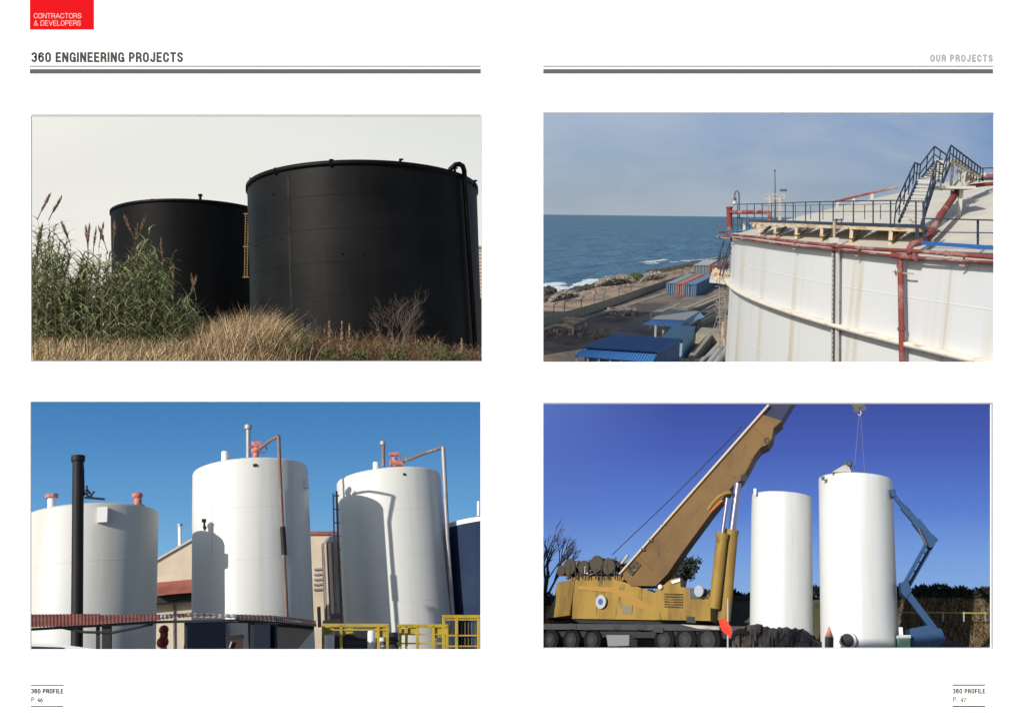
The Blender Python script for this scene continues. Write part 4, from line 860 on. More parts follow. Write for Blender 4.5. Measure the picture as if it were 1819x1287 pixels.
s3 = silo(P3, 'silo_tank', 'white tank at right with a grey pipe bending down its right side', c3, 2.35, z3, GB, m_wt)
a = lambda x, y, Y: P3.at(x, y, Y)
Y1, Yb, Yc = c1[1], c2[1], c3[1]
def stub(t, x, y0, y1, Y, r, m, nm, n=12): return MB().tube([a(x, y0, Y), a(x, y1, Y)], r, n).build(nm, m, t)
# tank 1 fittings
stub(s1, 92, 903, 880, Y1-1, .13, m_whm, 'vent'); stub(s1, 92, 884, 878, Y1-1, .2, m_pink, 'vent_cap')
stub(s1, 245, 912, 885, Y1-.8, .13, m_pink, 'vent'); v = a(244, 880, Y1-.8); MB().ball(v, .16, 8, (1.15, 1, .8)).build('vent_cap', m_pink, s1); MB().tube([a(245, 902, Y1-.8), a(245, 899, Y1-.8)], .22, 12).build('flange', m_pink, s1)
MB().lathe((a(163, 890, Y1).x, Y1-.3, z1+.1), [(.75, -.1), (.75, .05), (.5, .1), (.02, .1)], 24).build('manway', m_whm, s1)
MB().bar(a(150, 883, Y1), a(186, 886, Y1), .1, .06).bar(a(156, 884, Y1), a(154, 862, Y1), .05).bar(a(158, 884, Y1), a(168, 872, Y1), .05).bar(a(154, 866, Y1), a(165, 884, Y1), .04).bar(a(160, 875, Y1), a(152, 870, Y1), .08).build('agitator', m_soot, s1)
bx = P3.cyl(183, 915, c1, 2.09); MB().box(bx+Vector((0, -.02, 0)), (.3, .3, .5)).build('level_box', m_whm, s1)
# chimney
t = thing('chimney', 'tall sooty black chimney pipe in front of the leftmost tank', 'chimney', P3, (a(138, 1150, 27).x, 27, GB)); A_ = a(139, 812, 27); B_ = a(136.5, 1150, 27); B_ = B_+(B_-A_)*.12
MB().tube([A_, B_], .155, 20).build('pipe', m_soot, t); MB().tube([A_-Vector((0, 0, .12)), A_+Vector((0, 0, .04))], .19, 20).build('cap', m_soot, t)
MB().bar(a(147, 830, 27), a(148, 880, 27), .07).bar(a(146, 872, 27), a(162, 884, 27), .05).build('bracket', m_soot, t)
MB().tube([a(127, 985, 27), a(132, 985, 27)], .05, 6).build('clamp', m_whm, t)
for k in range(10): th = 2*math.pi*k/10; MB().tube([a(245, 902, Y1-.8)+Vector((.19*math.sin(th), .19*math.cos(th), -.03)), a(245, 902, Y1-.8)+Vector((.19*math.sin(th), .19*math.cos(th), .12))], .02, 5).build('bolt', m_dgrey, s1)
# tank 2 fittings
stub(s2, 400, 822, 802, Yb-.9, .14, m_whm, 'vent_stub'); stub(s2, 441, 815, 757, Yb-.4, .085, m_gal, 'vent_pipe'); stub(s2, 441, 762, 755, Yb-.4, .15, m_gal, 'vent_cap')
v = a(455, 800, Yb-.6); MB().tube([a(454, 816, Yb-.6), v], .12, 10).ball(v, .2, 8, (1, 1, .7)).tube([a(446, 790, Yb-.6), a(464, 790, Yb-.6)], .15, 10).build('relief_valve', m_pink, s2)
fr = c2; f = lambda x, y, r=2.28: P3.cyl(x, y, c2, r)
pts = [a(462, 796, Yb-.8), a(480, 782, Yb-1.6), a(495, 774, Yb-2.4)]; MB().tube(pts, .06, 8).build('overhead_pipe', m_rust, s2)
dpt = a(495, 774, Yb-2.4); w2 = f(499, 900, 2.32); MB().tube([dpt, f(497, 830, 2.4), f(500, 900, 2.4), f(509, 1085, 2.4), f(510, 1160, 2.4)], .065, 8).build('down_pipe', m_rust, s2)
MB().tube([f(502, 935, 2.4), f(505, 985, 2.4)], .1, 10).build('sleeve', m_soot, s2)
MB().box(f(453, 826, 2.2), (.14, .08, .1)).build('fitting', m_soot, s2)
MB().box(f(544, 860, 2.2)+Vector((0, -.1, 0)), (.16, .2, .35)).build('bracket', m_whm, s2)
MB().bar(f(362, 921, 2.24), f(363, 941, 2.24), .04).box(f(362, 924, 2.25), (.14, .06, .12)).box(f(363, 936, 2.25), (.09, .06, .08)).build('gauge', m_soot, s2)
for t_, hx, hy, hY in ((s2, 467, 797, Yb-.9), (s3, 716, 813, Yc-.9)):
    h0 = a(hx, hy, hY); MB().tube([h0+Vector((.15*math.cos(q_*.7), 0, .15*math.sin(q_*.7))) for q_ in range(10)], .025, 6).build('hand_wheel', m_rust, t_)
# tank 3 fittings
stub(s3, 668, 838, 821, Yc-.9, .14, m_whm, 'vent_stub'); stub(s3, 681, 828, 786, Yc-.4, .08, m_rust, 'vent_pipe'); stub(s3, 680, 790, 784, Yc-.4, .13, m_gal, 'vent_cap')
v = a(700, 812, Yc-.6); MB().tube([a(701, 828, Yc-.6), v], .12, 10).tube([a(693, 822, Yc-.6), a(717, 822, Yc-.6)], .16, 10).tube([a(692, 806, Yc-.6), a(708, 806, Yc-.6)], .1, 10).build('relief_valve', m_pink, s3)
g = lambda x, y, r=2.42: P3.cyl(x, y, c3, r)
MB().tube([a(715, 820, Yc-.8), a(750, 806, Yc-1.2), a(787, 794, Yc-1.4)], .075, 8).build('overhead_pipe', m_rust, s3)
MB().tube([a(787, 794, Yc-1.4), a(789, 830, Yc-1.4), a(795, 960, Yc-1.3), a(804, 1085, Yc-1.2), a(806, 1150, Yc-1.2)], .1, 8).build('down_pipe', m_gal, s3)
MB().box(g(718, 842, 2.35), (.1, .06, .1)).build('fitting', m_soot, s3)
MB().tube([a(598, 872, Yc-1.6), a(600, 940, Yc-1.6), a(606, 1088, Yc-1.6)], .05, 6).build('side_pipe', m_rust, s3); MB().tube([a(592, 876, Yc-1.6), a(593, 925, Yc-1.6), a(597, 1085, Yc-1.6)], .04, 6).build('side_pipe', m_gal, s3)
b = MB()
for k in range(9): b.bar(a(590+k*.8, 880+k*24, Yc-1.6), a(603+k*.6, 880+k*24, Yc-1.6), .05)
b.build('pipe_clips', m_gal, s3)
# dark tank at the right edge, its shade put into the shell colour
ca = a(868, 1000, 38); Rd = 1.9; t = silo(P3, 'silo_tank', 'shaded dark blue tank with pale rim at the right picture edge', (ca.x, 38), Rd, a(850, 918, 36.2).z, GB, mat('shaded_tank_navy', (.014, .024, .055), .7, spec=.1, n=[((.022, .036, .07), (.4, .4, .4), .45, .65)]), .1)
MB().lathe((ca.x, 38, 0), [(Rd+.03, a(850, 925, 36.2).z), (Rd+.03, a(850, 917, 36.2).z)], 96).build('rim_band', m_whm, t); stub(t, 850, 916, 890, 37, .07, m_whm, 'vent')
# buildings behind
m_cream3 = mat('cream_render', (.6, .5, .37), .85, n=[((.5, .41, .3), (.6, .6, .6), .45, .65)]); m_rtile = mat('red_roof_sheet', (.34, .1, .06), .75, n=[((.24, .07, .05), (1, 1, 1), .45, .6)])
Yh = 43
def hpoly(pts, Y): return [a(x, y, Y) for x, y in pts]
t = thing('cream_building', 'cream gabled building with red lean-to roof between the first two tanks', 'building', P3, (a(315, 1100, Yh).x, Yh, GB))
MB().prism(hpoly([(262, 1180), (372, 1180), (372, 940), (346, 954), (262, 1004)], Yh), (0, 5, 0)).build('wall', m_cream3, t)
MB().prism(hpoly([(258, 1003), (348, 951), (374, 936), (374, 940), (348, 955), (258, 1007)], Yh-.1), (0, 5.2, 0)).build('roof_edge', mat('pale_roof_edge', (.5, .45, .4), .8), t)
MB().prism([a(265, 1058, Yh-1.2), a(372, 1049, Yh-1.2), a(372, 1030, Yh-.02), a(265, 1040, Yh-.02)], (0, 0, .12)).build('lean_to_roof', m_rtile, t)
MB().box(a(315, 1062, Yh-.4), (3.6, .5, .35)).build('lean_to_shade', m_dark, t)  # dark box standing for the shadow under the lean-to roof
MB().bar(a(308, 1072, Yh-.05), a(309, 1170, Yh-.05), .06).build('down_pipe', m_gal, t)
t = thing('stove_pipe', 'thin pale flue pipe on the roof of the cream gabled building', 'pipe', P3, a(320, 975, Yh+1)); MB().tube([a(320, 976, Yh+1), a(319.5, 932, Yh+1)], .09, 10).build('flue', m_whm, t); MB().tube([a(319.5, 934, Yh+1), a(319.5, 930, Yh+1)], .13, 10).build('cap', m_gal, t)
t = thing('cream_building', 'tall flat cream building with louvres between the middle and right tanks', 'building', P3, (a(580, 1100, Yh).x, Yh, GB))
MB().prism(hpoly([(548, 1190), (640, 1190), (632, 948), (542, 948)], Yh), (0, 4, 0)).build('wall', m_cream3, t)
MB().prism(hpoly([(540, 949), (634, 949), (634, 943), (540, 943)], Yh-.12), (0, 4.2, 0)).build('roof_edge', m_rtile, t)
for k in range(5): MB().box(a(567, 1010+k*9, Yh-.06), (.5, .08, .09)).build('louvre', m_gal, t)
t = thing('grey_silo', 'narrow ribbed grey silo between the cream building and the right tank', 'silo', P3, (a(597, 1100, 40).x, 40, GB)); cs = a(597, 965, 40); b = MB(); zz = cs.z; b.lathe((cs.x, 40, 0), [(.62, GB), (.62, zz)], 28); b.build('shell', mat('ribbed_steel', (.34, .31, .27), .6, .2, n=[((.22, .17, .13), (2, 2, .5), .5, .65)]), t)
b = MB()
for k in range(16): th = 2*math.pi*k/16; b.box((cs.x+.64*math.sin(th), 40+.64*math.cos(th), (GB+zz)/2), (.05, .05, zz-GB-.1))
b.build('ribs', m_rust, t); MB().lathe((cs.x, 40, 0), [(.66, zz), (.4, zz+.3), (.1, zz+.42), (.01, zz+.43)], 28).build('roof', m_gal, t)
# ground
b = MB(); b.quad((-40, 12, GB), (40, 12, GB), (40, 54, GB), (-40, 54, GB)); struct('ground', b, mat('works_ground', (.1, .09, .08), .95, n=[((.06, .055, .05), (.4, .4, .4), .4, .6)]), P3)
# red corrugated canopy
Yk = 24; m_can = mat('rusty_red_sheet', (.25, .06, .035), .7, n=[((.12, .035, .025), (1.5, 1.5, 1.5), .45, .62), ((.4, .36, .32), (.7, .7, .7), .66, .72)]); m_can2 = mat('dark_weathered_sheet', (.05, .035, .03), .8, n=[((.45, .43, .38), (.9, .9, .9), .56, .64), ((.14, .05, .035), (2, 2, 2), .5, .6)])
cp = thing('canopy', 'long low canopy of rusty red corrugated sheet in front of the tanks', 'canopy', P3, (a(300, 1110, Yk).x, Yk, GB))
def ksheet(x0, x1, yf0, yf1, yb0, yb1, n, amp, m, nm):
    b = MB(); sheet(b, a(x0, yf0, Yk), a(x1, yf1, Yk), a(x1, yb1, Yk+1.6), a(x0, yb0, Yk+1.6), n, amp); return b.build(nm, m, cp)
ksheet(40, 178, 1115, 1109, 1091, 1090, 22, .014, m_can, 'roof_sheet'); ksheet(178, 285, 1108, 1101, 1092, 1091, 16, .014, m_can, 'roof_sheet'); ksheet(284, 334, 1100.5, 1096, 1091.5, 1089, 7, .02, m_can2, 'roof_sheet')
ksheet(332, 420, 1096, 1098, 1088, 1091, 8, .02, mat('pale_patched_sheet', (.5, .48, .42), .7, n=[((.09, .05, .04), (.9, .9, .9), .45, .55)]), 'roof_sheet'); ksheet(418, 490, 1101, 1103, 1091, 1093, 10, .016, m_can2, 'roof_sheet'); ksheet(488, 561, 1104, 1113, 1093, 1102, 20, .016, m_can2, 'roof_sheet')
for (x0, y0, x1, y1) in ((40, 1118, 285, 1104), (285, 1104, 420, 1101), (420, 1101, 562, 1110)): MB().bar(a(x0, y0, Yk+.15), a(x1, y1, Yk+.15), .09, .06).build('eave_beam', m_dark, cp)
for (x, y0, w_) in ((174, 1110, .08), (190, 1108, .2), (448, 1104, .1), (330, 1104, .07)): MB().bar(a(x, y0, Yk+.3), a(x, 1190, Yk+.3), w_).build('post', m_dark, cp)
MB().tube([a(100, 1112, Yk+.2), a(150, 1122, Yk+.2), a(200, 1123, Yk+.2), a(272, 1108, Yk+.2)], .035, 6).build('slack_cable', m_dark, cp)
MB().prism([a(492, 1108, Yk+.3), a(560, 1108, Yk+.3), a(556, 1120, Yk+.3), a(522, 1160, Yk+.3), a(494, 1165, Yk+.3)], (0, .15, 0)).build('side_cladding', m_dark, cp)
# stuff under the canopy; shade is put into the shed's wall and door colours
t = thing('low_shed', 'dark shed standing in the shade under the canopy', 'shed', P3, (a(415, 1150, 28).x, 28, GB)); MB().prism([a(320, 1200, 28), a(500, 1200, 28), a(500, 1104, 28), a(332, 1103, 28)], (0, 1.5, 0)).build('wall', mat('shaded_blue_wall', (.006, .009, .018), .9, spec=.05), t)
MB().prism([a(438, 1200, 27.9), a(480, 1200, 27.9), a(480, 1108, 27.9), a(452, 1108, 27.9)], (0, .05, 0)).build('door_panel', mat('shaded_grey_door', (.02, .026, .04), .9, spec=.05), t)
t = thing('pump_box', 'small brown machine box under the canopy in front of the middle tank', 'machine', P3, a(419, 1165, 25)); MB().box(a(419, 1143, 25), (.36, .3, .42)).build('housing', mat('dark_brown_box', (.05, .02, .018), .7), t); MB().box(a(419, 1132, 25), (.42, .34, .05)).build('lid', m_dark, t); MB().tube([a(412, 1139, 24.8), a(408, 1150, 24.8)], .03, 6).build('handle', m_gal, t)
t = thing('white_wall_panel', 'white fence panel under the canopy beside the middle tank', 'panel', P3, a(420, 1180, 26)); MB().prism([a(405, 1200, 26), a(444, 1200, 26), a(440, 1106, 26), a(404, 1106, 26)], (0, .08, 0)).build('panel', m_whm, t); MB().bar(a(404, 1200, 25.95), a(403, 1106, 25.95), .06).build('edge_post', m_gal, t)
t = thing('fire_hydrant', 'small red hydrant like fitting under the canopy near the cream building', 'hydrant', P3, a(291, 1180, 26)); MB().tube([a(291, 1180, 26), a(291, 1118, 26)], .08, 8).build('stem', m_pink, t); MB().ball(a(291, 1118, 26), .13, 6).tube([a(285, 1128, 26), a(298, 1128, 26)], .08, 8).ball(a(289, 1140, 26), .16, 6).build('valve', mat('red_valve', (.2, .025, .03), .5), t)
t = thing('parked_truck', 'white truck roof in the bottom left corner below the canopy', 'truck', P3, a(90, 1210, 22)); b = MB(); b.prism([a(40, 1215, 22), a(185, 1215, 22), a(178, 1153, 22), (a(110, 1144, 22)), a(60, 1141, 22), a(40, 1142, 22)], (0, 2, 0)); b.build('body', m_whm, t); MB().prism([a(56, 1147, 21.97), a(112, 1149, 21.97), a(112, 1153, 21.97), a(56, 1153, 21.97)], (0, .03, 0)).build('window', m_dark, t)
# yellow railings
m_yr = mat('yellow_railing_paint', (.44, .31, .03), .5, n=[((.28, .2, .03), (1.5, 1.5, 1.5), .5, .65)])
def yrail(label, x0, x1, y, posts, Y, hang, m=m_yr):
    t = thing('yellow_railing', label, 'railing', P3, (a((x0+x1)/2, 1150, Y).x, Y, GB), 'yellow railings'); MB().bar(a(x0, y, Y), a(x1, y, Y), .07, .09).build('top_rail', m, t)
    for yy in hang: MB().bar(a(x0, yy, Y), a(x1, yy, Y), .04).build('mid_rail', m, t)
    for x in posts: MB().bar(a(x, y, Y), a(x, 1195, Y), .07).build('post', m, t)
    return t
t = yrail('yellow railing with hanging plates, left one below the right tank', 572, 690, 1110, [574, 606, 672, 688], 25, [1118]); 
for (x, w_, h) in ((583, .3, .2), (620, .22, .14), (677, .34, .3)): MB().box(a(x, 1118+h*12, 25.05), (w_, .04, h)).build('plate', m_yr, t)
t = yrail('yellow railing with thin bars in the middle below the right tank', 706, 796, 1111, [711, 722, 742, 770, 794], 25.6, [1126, 1142])
for (x, w_, h) in ((728, .5, .16), (786, .5, .3)): MB().box(a(x, 1118+h*10, 25.65), (w_, .04, h)).build('plate', m_yr, t)
t = yrail('tallest yellow railing at the right picture edge', 786, 864, 1094.5, [788, 811, 850], 24.4, [1100, 1128, 1147]); b = MB()
for k in range(7): b.bar(a(814+k*6, 1098, 24.5), a(814+k*6, 1195, 24.5), .025)
b.build('bars', mat('brown_bars', (.12, .09, .04), .8), t)
t = thing('dark_machinery', 'dark pump machinery behind the left yellow railing', 'machine', P3, a(620, 1180, 27)); b = MB()
b.box(a(640, 1138, 27), (1.5, .6, .62)).box(a(590, 1128, 27), (.5, .4, .9)).tube([a(612, 1150, 26.6), a(660, 1150, 26.6)], .2, 12); b.build('body', m_dark, t); MB().box(a(596, 1094, 27.4), (.3, .2, .16)).box(a(567, 1095, 27.4), (.1, .1, .6)).build('stack', m_soot, t)
for (x, w_, lab) in ((583, .18, 'pale bollard behind the left yellow railing, first one'), (660, .12, 'slim pale bollard behind the left yellow railing'), (678, .14, 'pale orange post at the end of the left yellow railing')): t = thing('bollard', lab, 'bollard', P3, a(x, 1190, 26.2), 'pale bollards'); MB().tube([a(x, 1190, 26.2), a(x, 1124, 26.2)], w_, 10).build('post', m_whm, t); MB().ball(a(x, 1124, 26.2), w_, 6).build('cap', m_whm, t)
t = thing('drum', 'dark upright drum between the two lower yellow railings', 'drum', P3, a(696, 1190, 26)); MB().lathe(a(696, 1150, 26), [(.02, .42), (.2, .42), (.2, -.8)], 16).build('body', m_dark, t); MB().lathe(a(696, 1150, 26), [(.21, .2), (.225, .17), (.21, .14)], 16).build('rib', m_soot, t)

# ================================================================== lower right picture: crane setting white tanks
P4 = Place(18.267, 6.17, 1365, .8)
skyplane(908, 679, 2300, 1450, Y3, skymat('deep_blue_sky', [(0, lin(136, 174, 224)), (.22, lin(118, 158, 220)), (.45, lin(92, 128, 206)), (.75, lin(74, 98, 182)), (1, lin(65, 82, 162))], zc(1060, Y3), zc(717, Y3), (xc(1200, Y3), xc(965, Y3), lin(92, 120, 196), .8), ((.02, .02, .05), lin(104, 130, 200), .5, .8, .25)))
m_wt4 = mat('white_tank_coating', (.54, .545, .53), .45, spec=.35, n=[((.46, .455, .42), (1.2, 1.2, .07), .5, .7), ((.38, .36, .31), (5, 5, .12), .66, .74)], bump=(.4, .12, .1))
kA, kB = 1.38/1.4, 1.6/1.75
cA = (.648*kA, 42.904*kA); zA = 8.078*kA; cB = (4.275*kB, 45.807*kB); zB = 9.693*kB; G4 = -1.8
q4 = lambda x, y, Y: P4.at(x, y, Y)
tA = silo(P4, 'upright_tank', 'smaller plain white upright tank behind the dark heap', cA, 1.38, zA, G4, m_wt4, .15)
tB = silo(P4, 'upright_tank', 'tall white upright tank with a round black manhole, hanging on crane cables', cB, 1.6, zB, G4, m_wt4, .12)
fB = lambda x, y, r=1.6: P4.cyl(x, y, cB, r)
mh = fB(1508, 1137, 1.62); nrm = (mh-Vector((cB[0], cB[1], mh.z))).normalized()
MB().tube([mh-nrm*.1, mh+nrm*.22], .36, 24).build('manhole_flange', mat('flange_grey', (.45, .46, .47), .5), tB); MB().tube([mh+nrm*.2, mh+nrm*.235], .27, 24).build('manhole_opening', m_dark, tB)
yb = cB[1]-1.3
MB().prism([q4(1478, 838, yb), q4(1512, 838, yb), q4(1508, 825, yb), q4(1498, 826, yb)], (0, .4, 0)).build('lifting_lug', m_gpipe, tB)
MB().box(q4(1505, 827, yb+.3), (.3, .2, .3)).ball(q4(1509, 824, yb), .13, 6).build('shackle', m_dgrey, tB)
for (x, y) in ((1462, 850), (1482, 842)): MB().box(q4(x, y-1, yb+.1), (.14, .12, .16)).build('rim_cleat', m_dgrey, tB)
MB().box(q4(1341, 873, cA[1]-1.0), (.12, .1, .3)).build('rim_cleat', m_whm, tA)
# hook and slings
t = thing('hook_block', 'dark crane hook block hanging at the top edge above the taller tank', 'hook', P4, q4(1528, 733, yb)); hb = lambda x, y, d=0: q4(x, y, yb+.5+d)
MB().box(hb(1524, 721), (.5, .25, .2)).tube([hb(1521, 727, -.1), hb(1521, 727, .2)], .15, 14).tube([hb(1533, 724, -.1), hb(1533, 724, .2)], .14, 14).build('block', m_dgrey, t)
MB().tube([hb(1528, 728), hb(1530, 734), hb(1527, 738), hb(1524, 735)], .035, 8).build('hook', m_gpipe, t)
for (x0, x1) in ((1522, 1521), (1534, 1535)): MB().tube([hb(x0, 718), hb(x1, 690)], .02, 5).build('hoist_rope', m_dgrey, t)
for (x0, x1) in ((1526, 1517), (1529, 1536)): MB().tube([hb(x0, 736), q4(x1, 839, yb+.3)], .012, 4).build('sling', mat('sling_grey', (.12, .13, .16), .8), t)
# hillside, wood, field
b = MB(); n = 70; vs = []
for i in range(n+1):
    px = 900+i*1050/n; hy = 1047+3*math.sin(i*.35)+2*math.sin(i*.9)+(10 if px < 1340 else 0)
    for (y, Y) in ((1200, 44), (1155, 51.6), (1120, 52.2), (1088, 52.8), (hy+10, 53.4)):
        p = q4(px, y, Y); vs.append(p+Vector((0, rnd(-.05, .05), 0)))
b.add(vs, [(i*5+j, (i+1)*5+j, (i+1)*5+j+1, i*5+j+1) for i in range(n) for j in range(4)], True)
struct('hillside', b, mat('olive_field', (.05, .052, .022), .95, n=[((.08, .06, .03), (.5, .5, .5), .4, .6), ((.022, .026, .014), (1.2, 1.2, 1.2), .5, .65)], bump=(2, .6)), P4)
b = MB(); b.quad((-16, 14, G4-.05), (24, 14, G4-.05), (24, 50, G4-.05), (-16, 50, G4-.05)); struct('ground', b, mat('site_ground', (.09, .08, .06), .95, n=[((.05, .045, .035), (.5, .5, .5), .4, .6)]), P4)
b = MB()
for i in range(9000):
    px = rnd(905, 1950); base = 1062 if px > 1340 else 1072; top = base-17-4*math.sin(px*.05)-3*math.sin(px*.17); y = base-(base-top)*random.random()**1.1
    b.blade(q4(px, y, 53.2+rnd(-.4, .4)), rnd(.1, .28), (rnd(-.2, .2), rnd(-.1, .1), 0), rnd(.12, .25), 1)
tag(b.build('hilltop_wood', mat('dark_wood_foliage', (.022, .024, .018), .95, spec=.05, island=.5), place=P4, base=q4(1650, 1060, 53)), 'dark distant wood along the top of the hillside', 'wood', kind='stuff')
b = MB()
for i in range(5200):
    px = rnd(1590, 1775); y = rnd(1062, 1150); Y = 51.5+(1155-y)*.018
    k = .35 if (px*.09+math.sin(y*.3)) % 1.7 < .5 else .16
    b.blade(q4(px, y, Y-.15), rnd(.2, .6)*k*2, (rnd(-.15, .15), 0, 0), rnd(.06, .14), 1)
tag(b.build('field_scrub', mat('olive_scrub', (.125, .09, .05), .95, spec=.05, island=.6), place=P4, base=q4(1680, 1100, 52)), 'olive and brown scrub covering the field behind the lift', 'scrub', kind='stuff')
t = thing('wire_fence', 'thin pale yellow fence line across the field behind the lift', 'fence', P4, q4(1680, 1100, 50.6))
MB().tube([q4(1590, 1087, 50.6), q4(1700, 1088, 50.6), q4(1790, 1088.5, 50.6)], .035, 5).build('wire', mat('yellow_wire', (.3, .25, .06), .8), t)
for x in (1600, 1640, 1675, 1712, 1750): MB().bar(q4(x, 1086, 50.6), q4(x, 1103, 50.6), .05).build('post', m_gpipe, t)
t = thing('dark_shed', 'low dark building behind the hydraulic cylinders of the crane', 'building', P4, q4(1310, 1130, 51.3)); MB().prism([q4(1286, 1150, 51.3), q4(1350, 1150, 51.3), q4(1350, 1060, 51.3), q4(1286, 1064, 51.3)], (0, .6, 0)).build('wall', mat('dark_green_wall', (.045, .055, .045), .9), t)
MB().prism([q4(1284, 1066, 51.2), q4(1352, 1062, 51.2), q4(1352, 1055, 51.2), q4(1284, 1058, 51.2)], (0, .8, 0)).build('roof', m_dark, t)
# trees
def tree4(px, py_top, py_base, Y, wpx, label, leaves, m, lean=0.0, name='tree'):
    t = thing(name, label, 'tree', P4, q4(px, py_base, Y)); br, lf = MB(), MB(); p = q4(px, py_base, Y); H = (q4(px, py_top, Y)-p).z; W = wpx*Y/F
    def grow(q, d, L_, r, lv):
        e = q+d*L_; br.tube([q, e], [r, r*.7], 4, False)
        if lv <= 1:
            for k in range(leaves): lf.blade(e+Vector((rnd(-.35, .35), rnd(-.3, .3), rnd(-.3, .3))), rnd(.1, .3), (rnd(-.2, .2), 0, 0), rnd(.1, .2), 1)
        if lv == 0: return
        for k in range(3): grow(q.lerp(e, rnd(.5, 1)), (d+Vector((rnd(-.9, .9)*W/H*2+lean, rnd(-.5, .5), rnd(-.1, .3)))).normalized(), L_*rnd(.6, .8), r*.62, lv-1)
    grow(p, Vector((0, 0, 1)), H*.34, .14, 5)
    br.build('trunk', mat('bark_'+name, (.05, .04, .04), .95), t)
    if leaves: lf.build('crown', m, t)
tree4(962, 915, 1120, 50, 45, 'bare leafless tree at the left picture edge', 0, None, .12, 'bare_tree')
tree4(1218, 965, 1110, 50, 30, 'dark leafy tree behind the foot of the crane boom', 5, mat('dark_tree_leaf', (.02, .028, .02), .9, island=.5), 0, 'dark_tree')
# crane
m_yc = mat('crane_yellow', (.27, .17, .035), .6, spec=.2, n=[((.17, .105, .028), (.8, .8, .25), .45, .62), ((.1, .065, .03), (2.5, 2.5, .8), .58, .7)], bump=(1, .1, .1)); m_drk = mat('crane_black', (.014, .014, .016), .6)
m_boom = mat('boom_shaded_yellow', (.145, .085, .032), .6, spec=.2, n=[((.11, .065, .028), (.6, .6, .6), .42, .62), ((.07, .05, .03), (2, 2, .6), .6, .7)], bump=(.8, .1, .05))  # crane yellow with the boom's shaded side put into the colour
m_chr = mat('cylinder_chrome', (.2, .2, .3), .35, .6); m_nvy = mat('boom_dark_section', (.014, .016, .045), .5); m_brn = mat('greasy_machinery', (.06, .04, .022), .7, n=[((.2, .12, .035), (3, 3, 3), .5, .6), ((.015, .013, .012), (4, 4, 4), .5, .6)])
P4c = Place(18.267, 6.17, 1365, 1.04)       # the crane stands farther off than the taller tank
YC = lambda px: 36.3-(px-985)*.013
c4 = lambda x, y, d=0.0: P4.at(x, y, YC(x)+d)
nv = Vector((.51, .86, 0)); ev = Vector((.06, 1, 0))
ct = thing('mobile_crane', 'large yellow mobile crane with raised boom on a black carrier', 'crane', P4c, (c4(1150, 1140).x, c4(1150, 1140).y, G4/1.3))
def pr(pts, t_, m, nm, d=0.0): return MB().prism([c4(x, y, d) for x, y in pts], ev*t_).build(nm, m, ct)
pr([(1019, 1029), (1100, 1030), (1180, 1058), (1262, 1062), (1262, 1102), (1016, 1098)], 2.2, m_yc, 'superstructure')
w0 = [c4(1021, 1028, -.05), c4(1012, 1092, -.05), c4(968, 1098, 1.2), c4(985, 1062, 1.2), c4(990, 1034, 1.2)]; MB().prism(w0, ev*2.0).build('counterweight', m_yc, ct)
pr([(1019, 1029), (1112, 1030), (1112, 1024), (1022, 1022)], 2.0, m_yc, 'deck_plate', .05)
pr([(1026, 1040), (1095, 1043), (1150, 1072), (1200, 1086), (1200, 1090), (1140, 1082), (1088, 1052), (1026, 1046)], .06, mat('crane_rib_brown', (.3, .16, .03), .6), 'side_rib', -.06)  # orange-brown rib along the superstructure side
bd_ = c4(1067, 1068, -.2); MB().tube([bd_, bd_+nv*.05], .27, 20).build('badge', mat('badge_grey', (.35, .36, .38), .5), ct); MB().tube([bd_-nv*.03, bd_+nv*.02], .12, 16).build('badge_center', mat('badge_blue', (.05, .1, .25), .5), ct)
for (x, y, w_, h_) in ((1115, 1082, .5, .32), (1247, 1092, .5, .35)): MB().box(c4(x, y, -.05), (w_, .08, h_), (Vector((.86, -.51, 0)), nv, Vector((0, 0, 1)))).build('side_plate', mat('plate_olive_grey', (.17, .15, .1), .6), ct)
# winches and engine clutter
m_fl = mat('greasy_flange', (.045, .035, .02), .55)
m_rope = mat('wound_wire_rope', (.03, .026, .022), .6, n=[((.09, .07, .045), (1, 14, 1), .45, .6)])
for (x, y, r) in ((1027, 1009, .36), (1012, 1016, .24), (1052, 1010, .3), (1075, 1004, .36), (1096, 1008, .34)):
    p = c4(x, y, .5); MB().tube([p-nv*.5, p+nv*1.1], r*.8, 16).build('winch_drum', m_rope, ct); MB().tube([p-nv*.56, p-nv*.5], r*.95, 20).build('drum_flange', m_fl, ct)
b = MB()
for k in range(190):
    x = rnd(1008, 1110); y = rnd(996, 1028) if x > 1020 else rnd(1008, 1028); p = c4(x, y, rnd(-.1, 1)); s_ = rnd(.04, .14)
    if k % 3: b.box(p, (s_*rnd(.5, 2), s_, s_*rnd(.5, 1.5)))
    else: b.tube([p, p+Vector((rnd(-.4, .4), 0, rnd(-.3, .3)))], .035, 6)
tag(b.build('engine_clutter', m_brn, ct), kind='stuff')
pr([(1050, 996), (1068, 991), (1090, 992), (1106, 1000), (1104, 1006), (1052, 1003)], 1.0, m_drk, 'engine_cover', .2)
for k in range(9):
    x = 1012+k*11.5; MB().tube([c4(x, 1028, -.2), c4(x+rnd(-3, 3), rnd(1000, 1012), -.2), c4(x+rnd(4, 12), rnd(996, 1012), -.1)], .035, 6).build('hydraulic_hose', m_drk, ct)
MB().tube([c4(1104, 1000, .1), c4(1116, 985, .1)], .06, 8).build('exhaust_pipe', m_gpipe, ct)
for k in range(5): MB().bar(c4(1026+k*18, 1030, -.1), c4(1026+k*18, 1018, -.1), .03).build('guard_post', m_drk, ct)
MB().bar(c4(1022, 1018, -.1), c4(1102, 1018, -.1), .03).build('guard_rail', m_drk, ct)
for x in (1060, 1100, 1140): MB().bar(c4(x, 1044, -.03), c4(x, 1096, -.03), .025, .02).build('panel_seam', m_brn, ct)
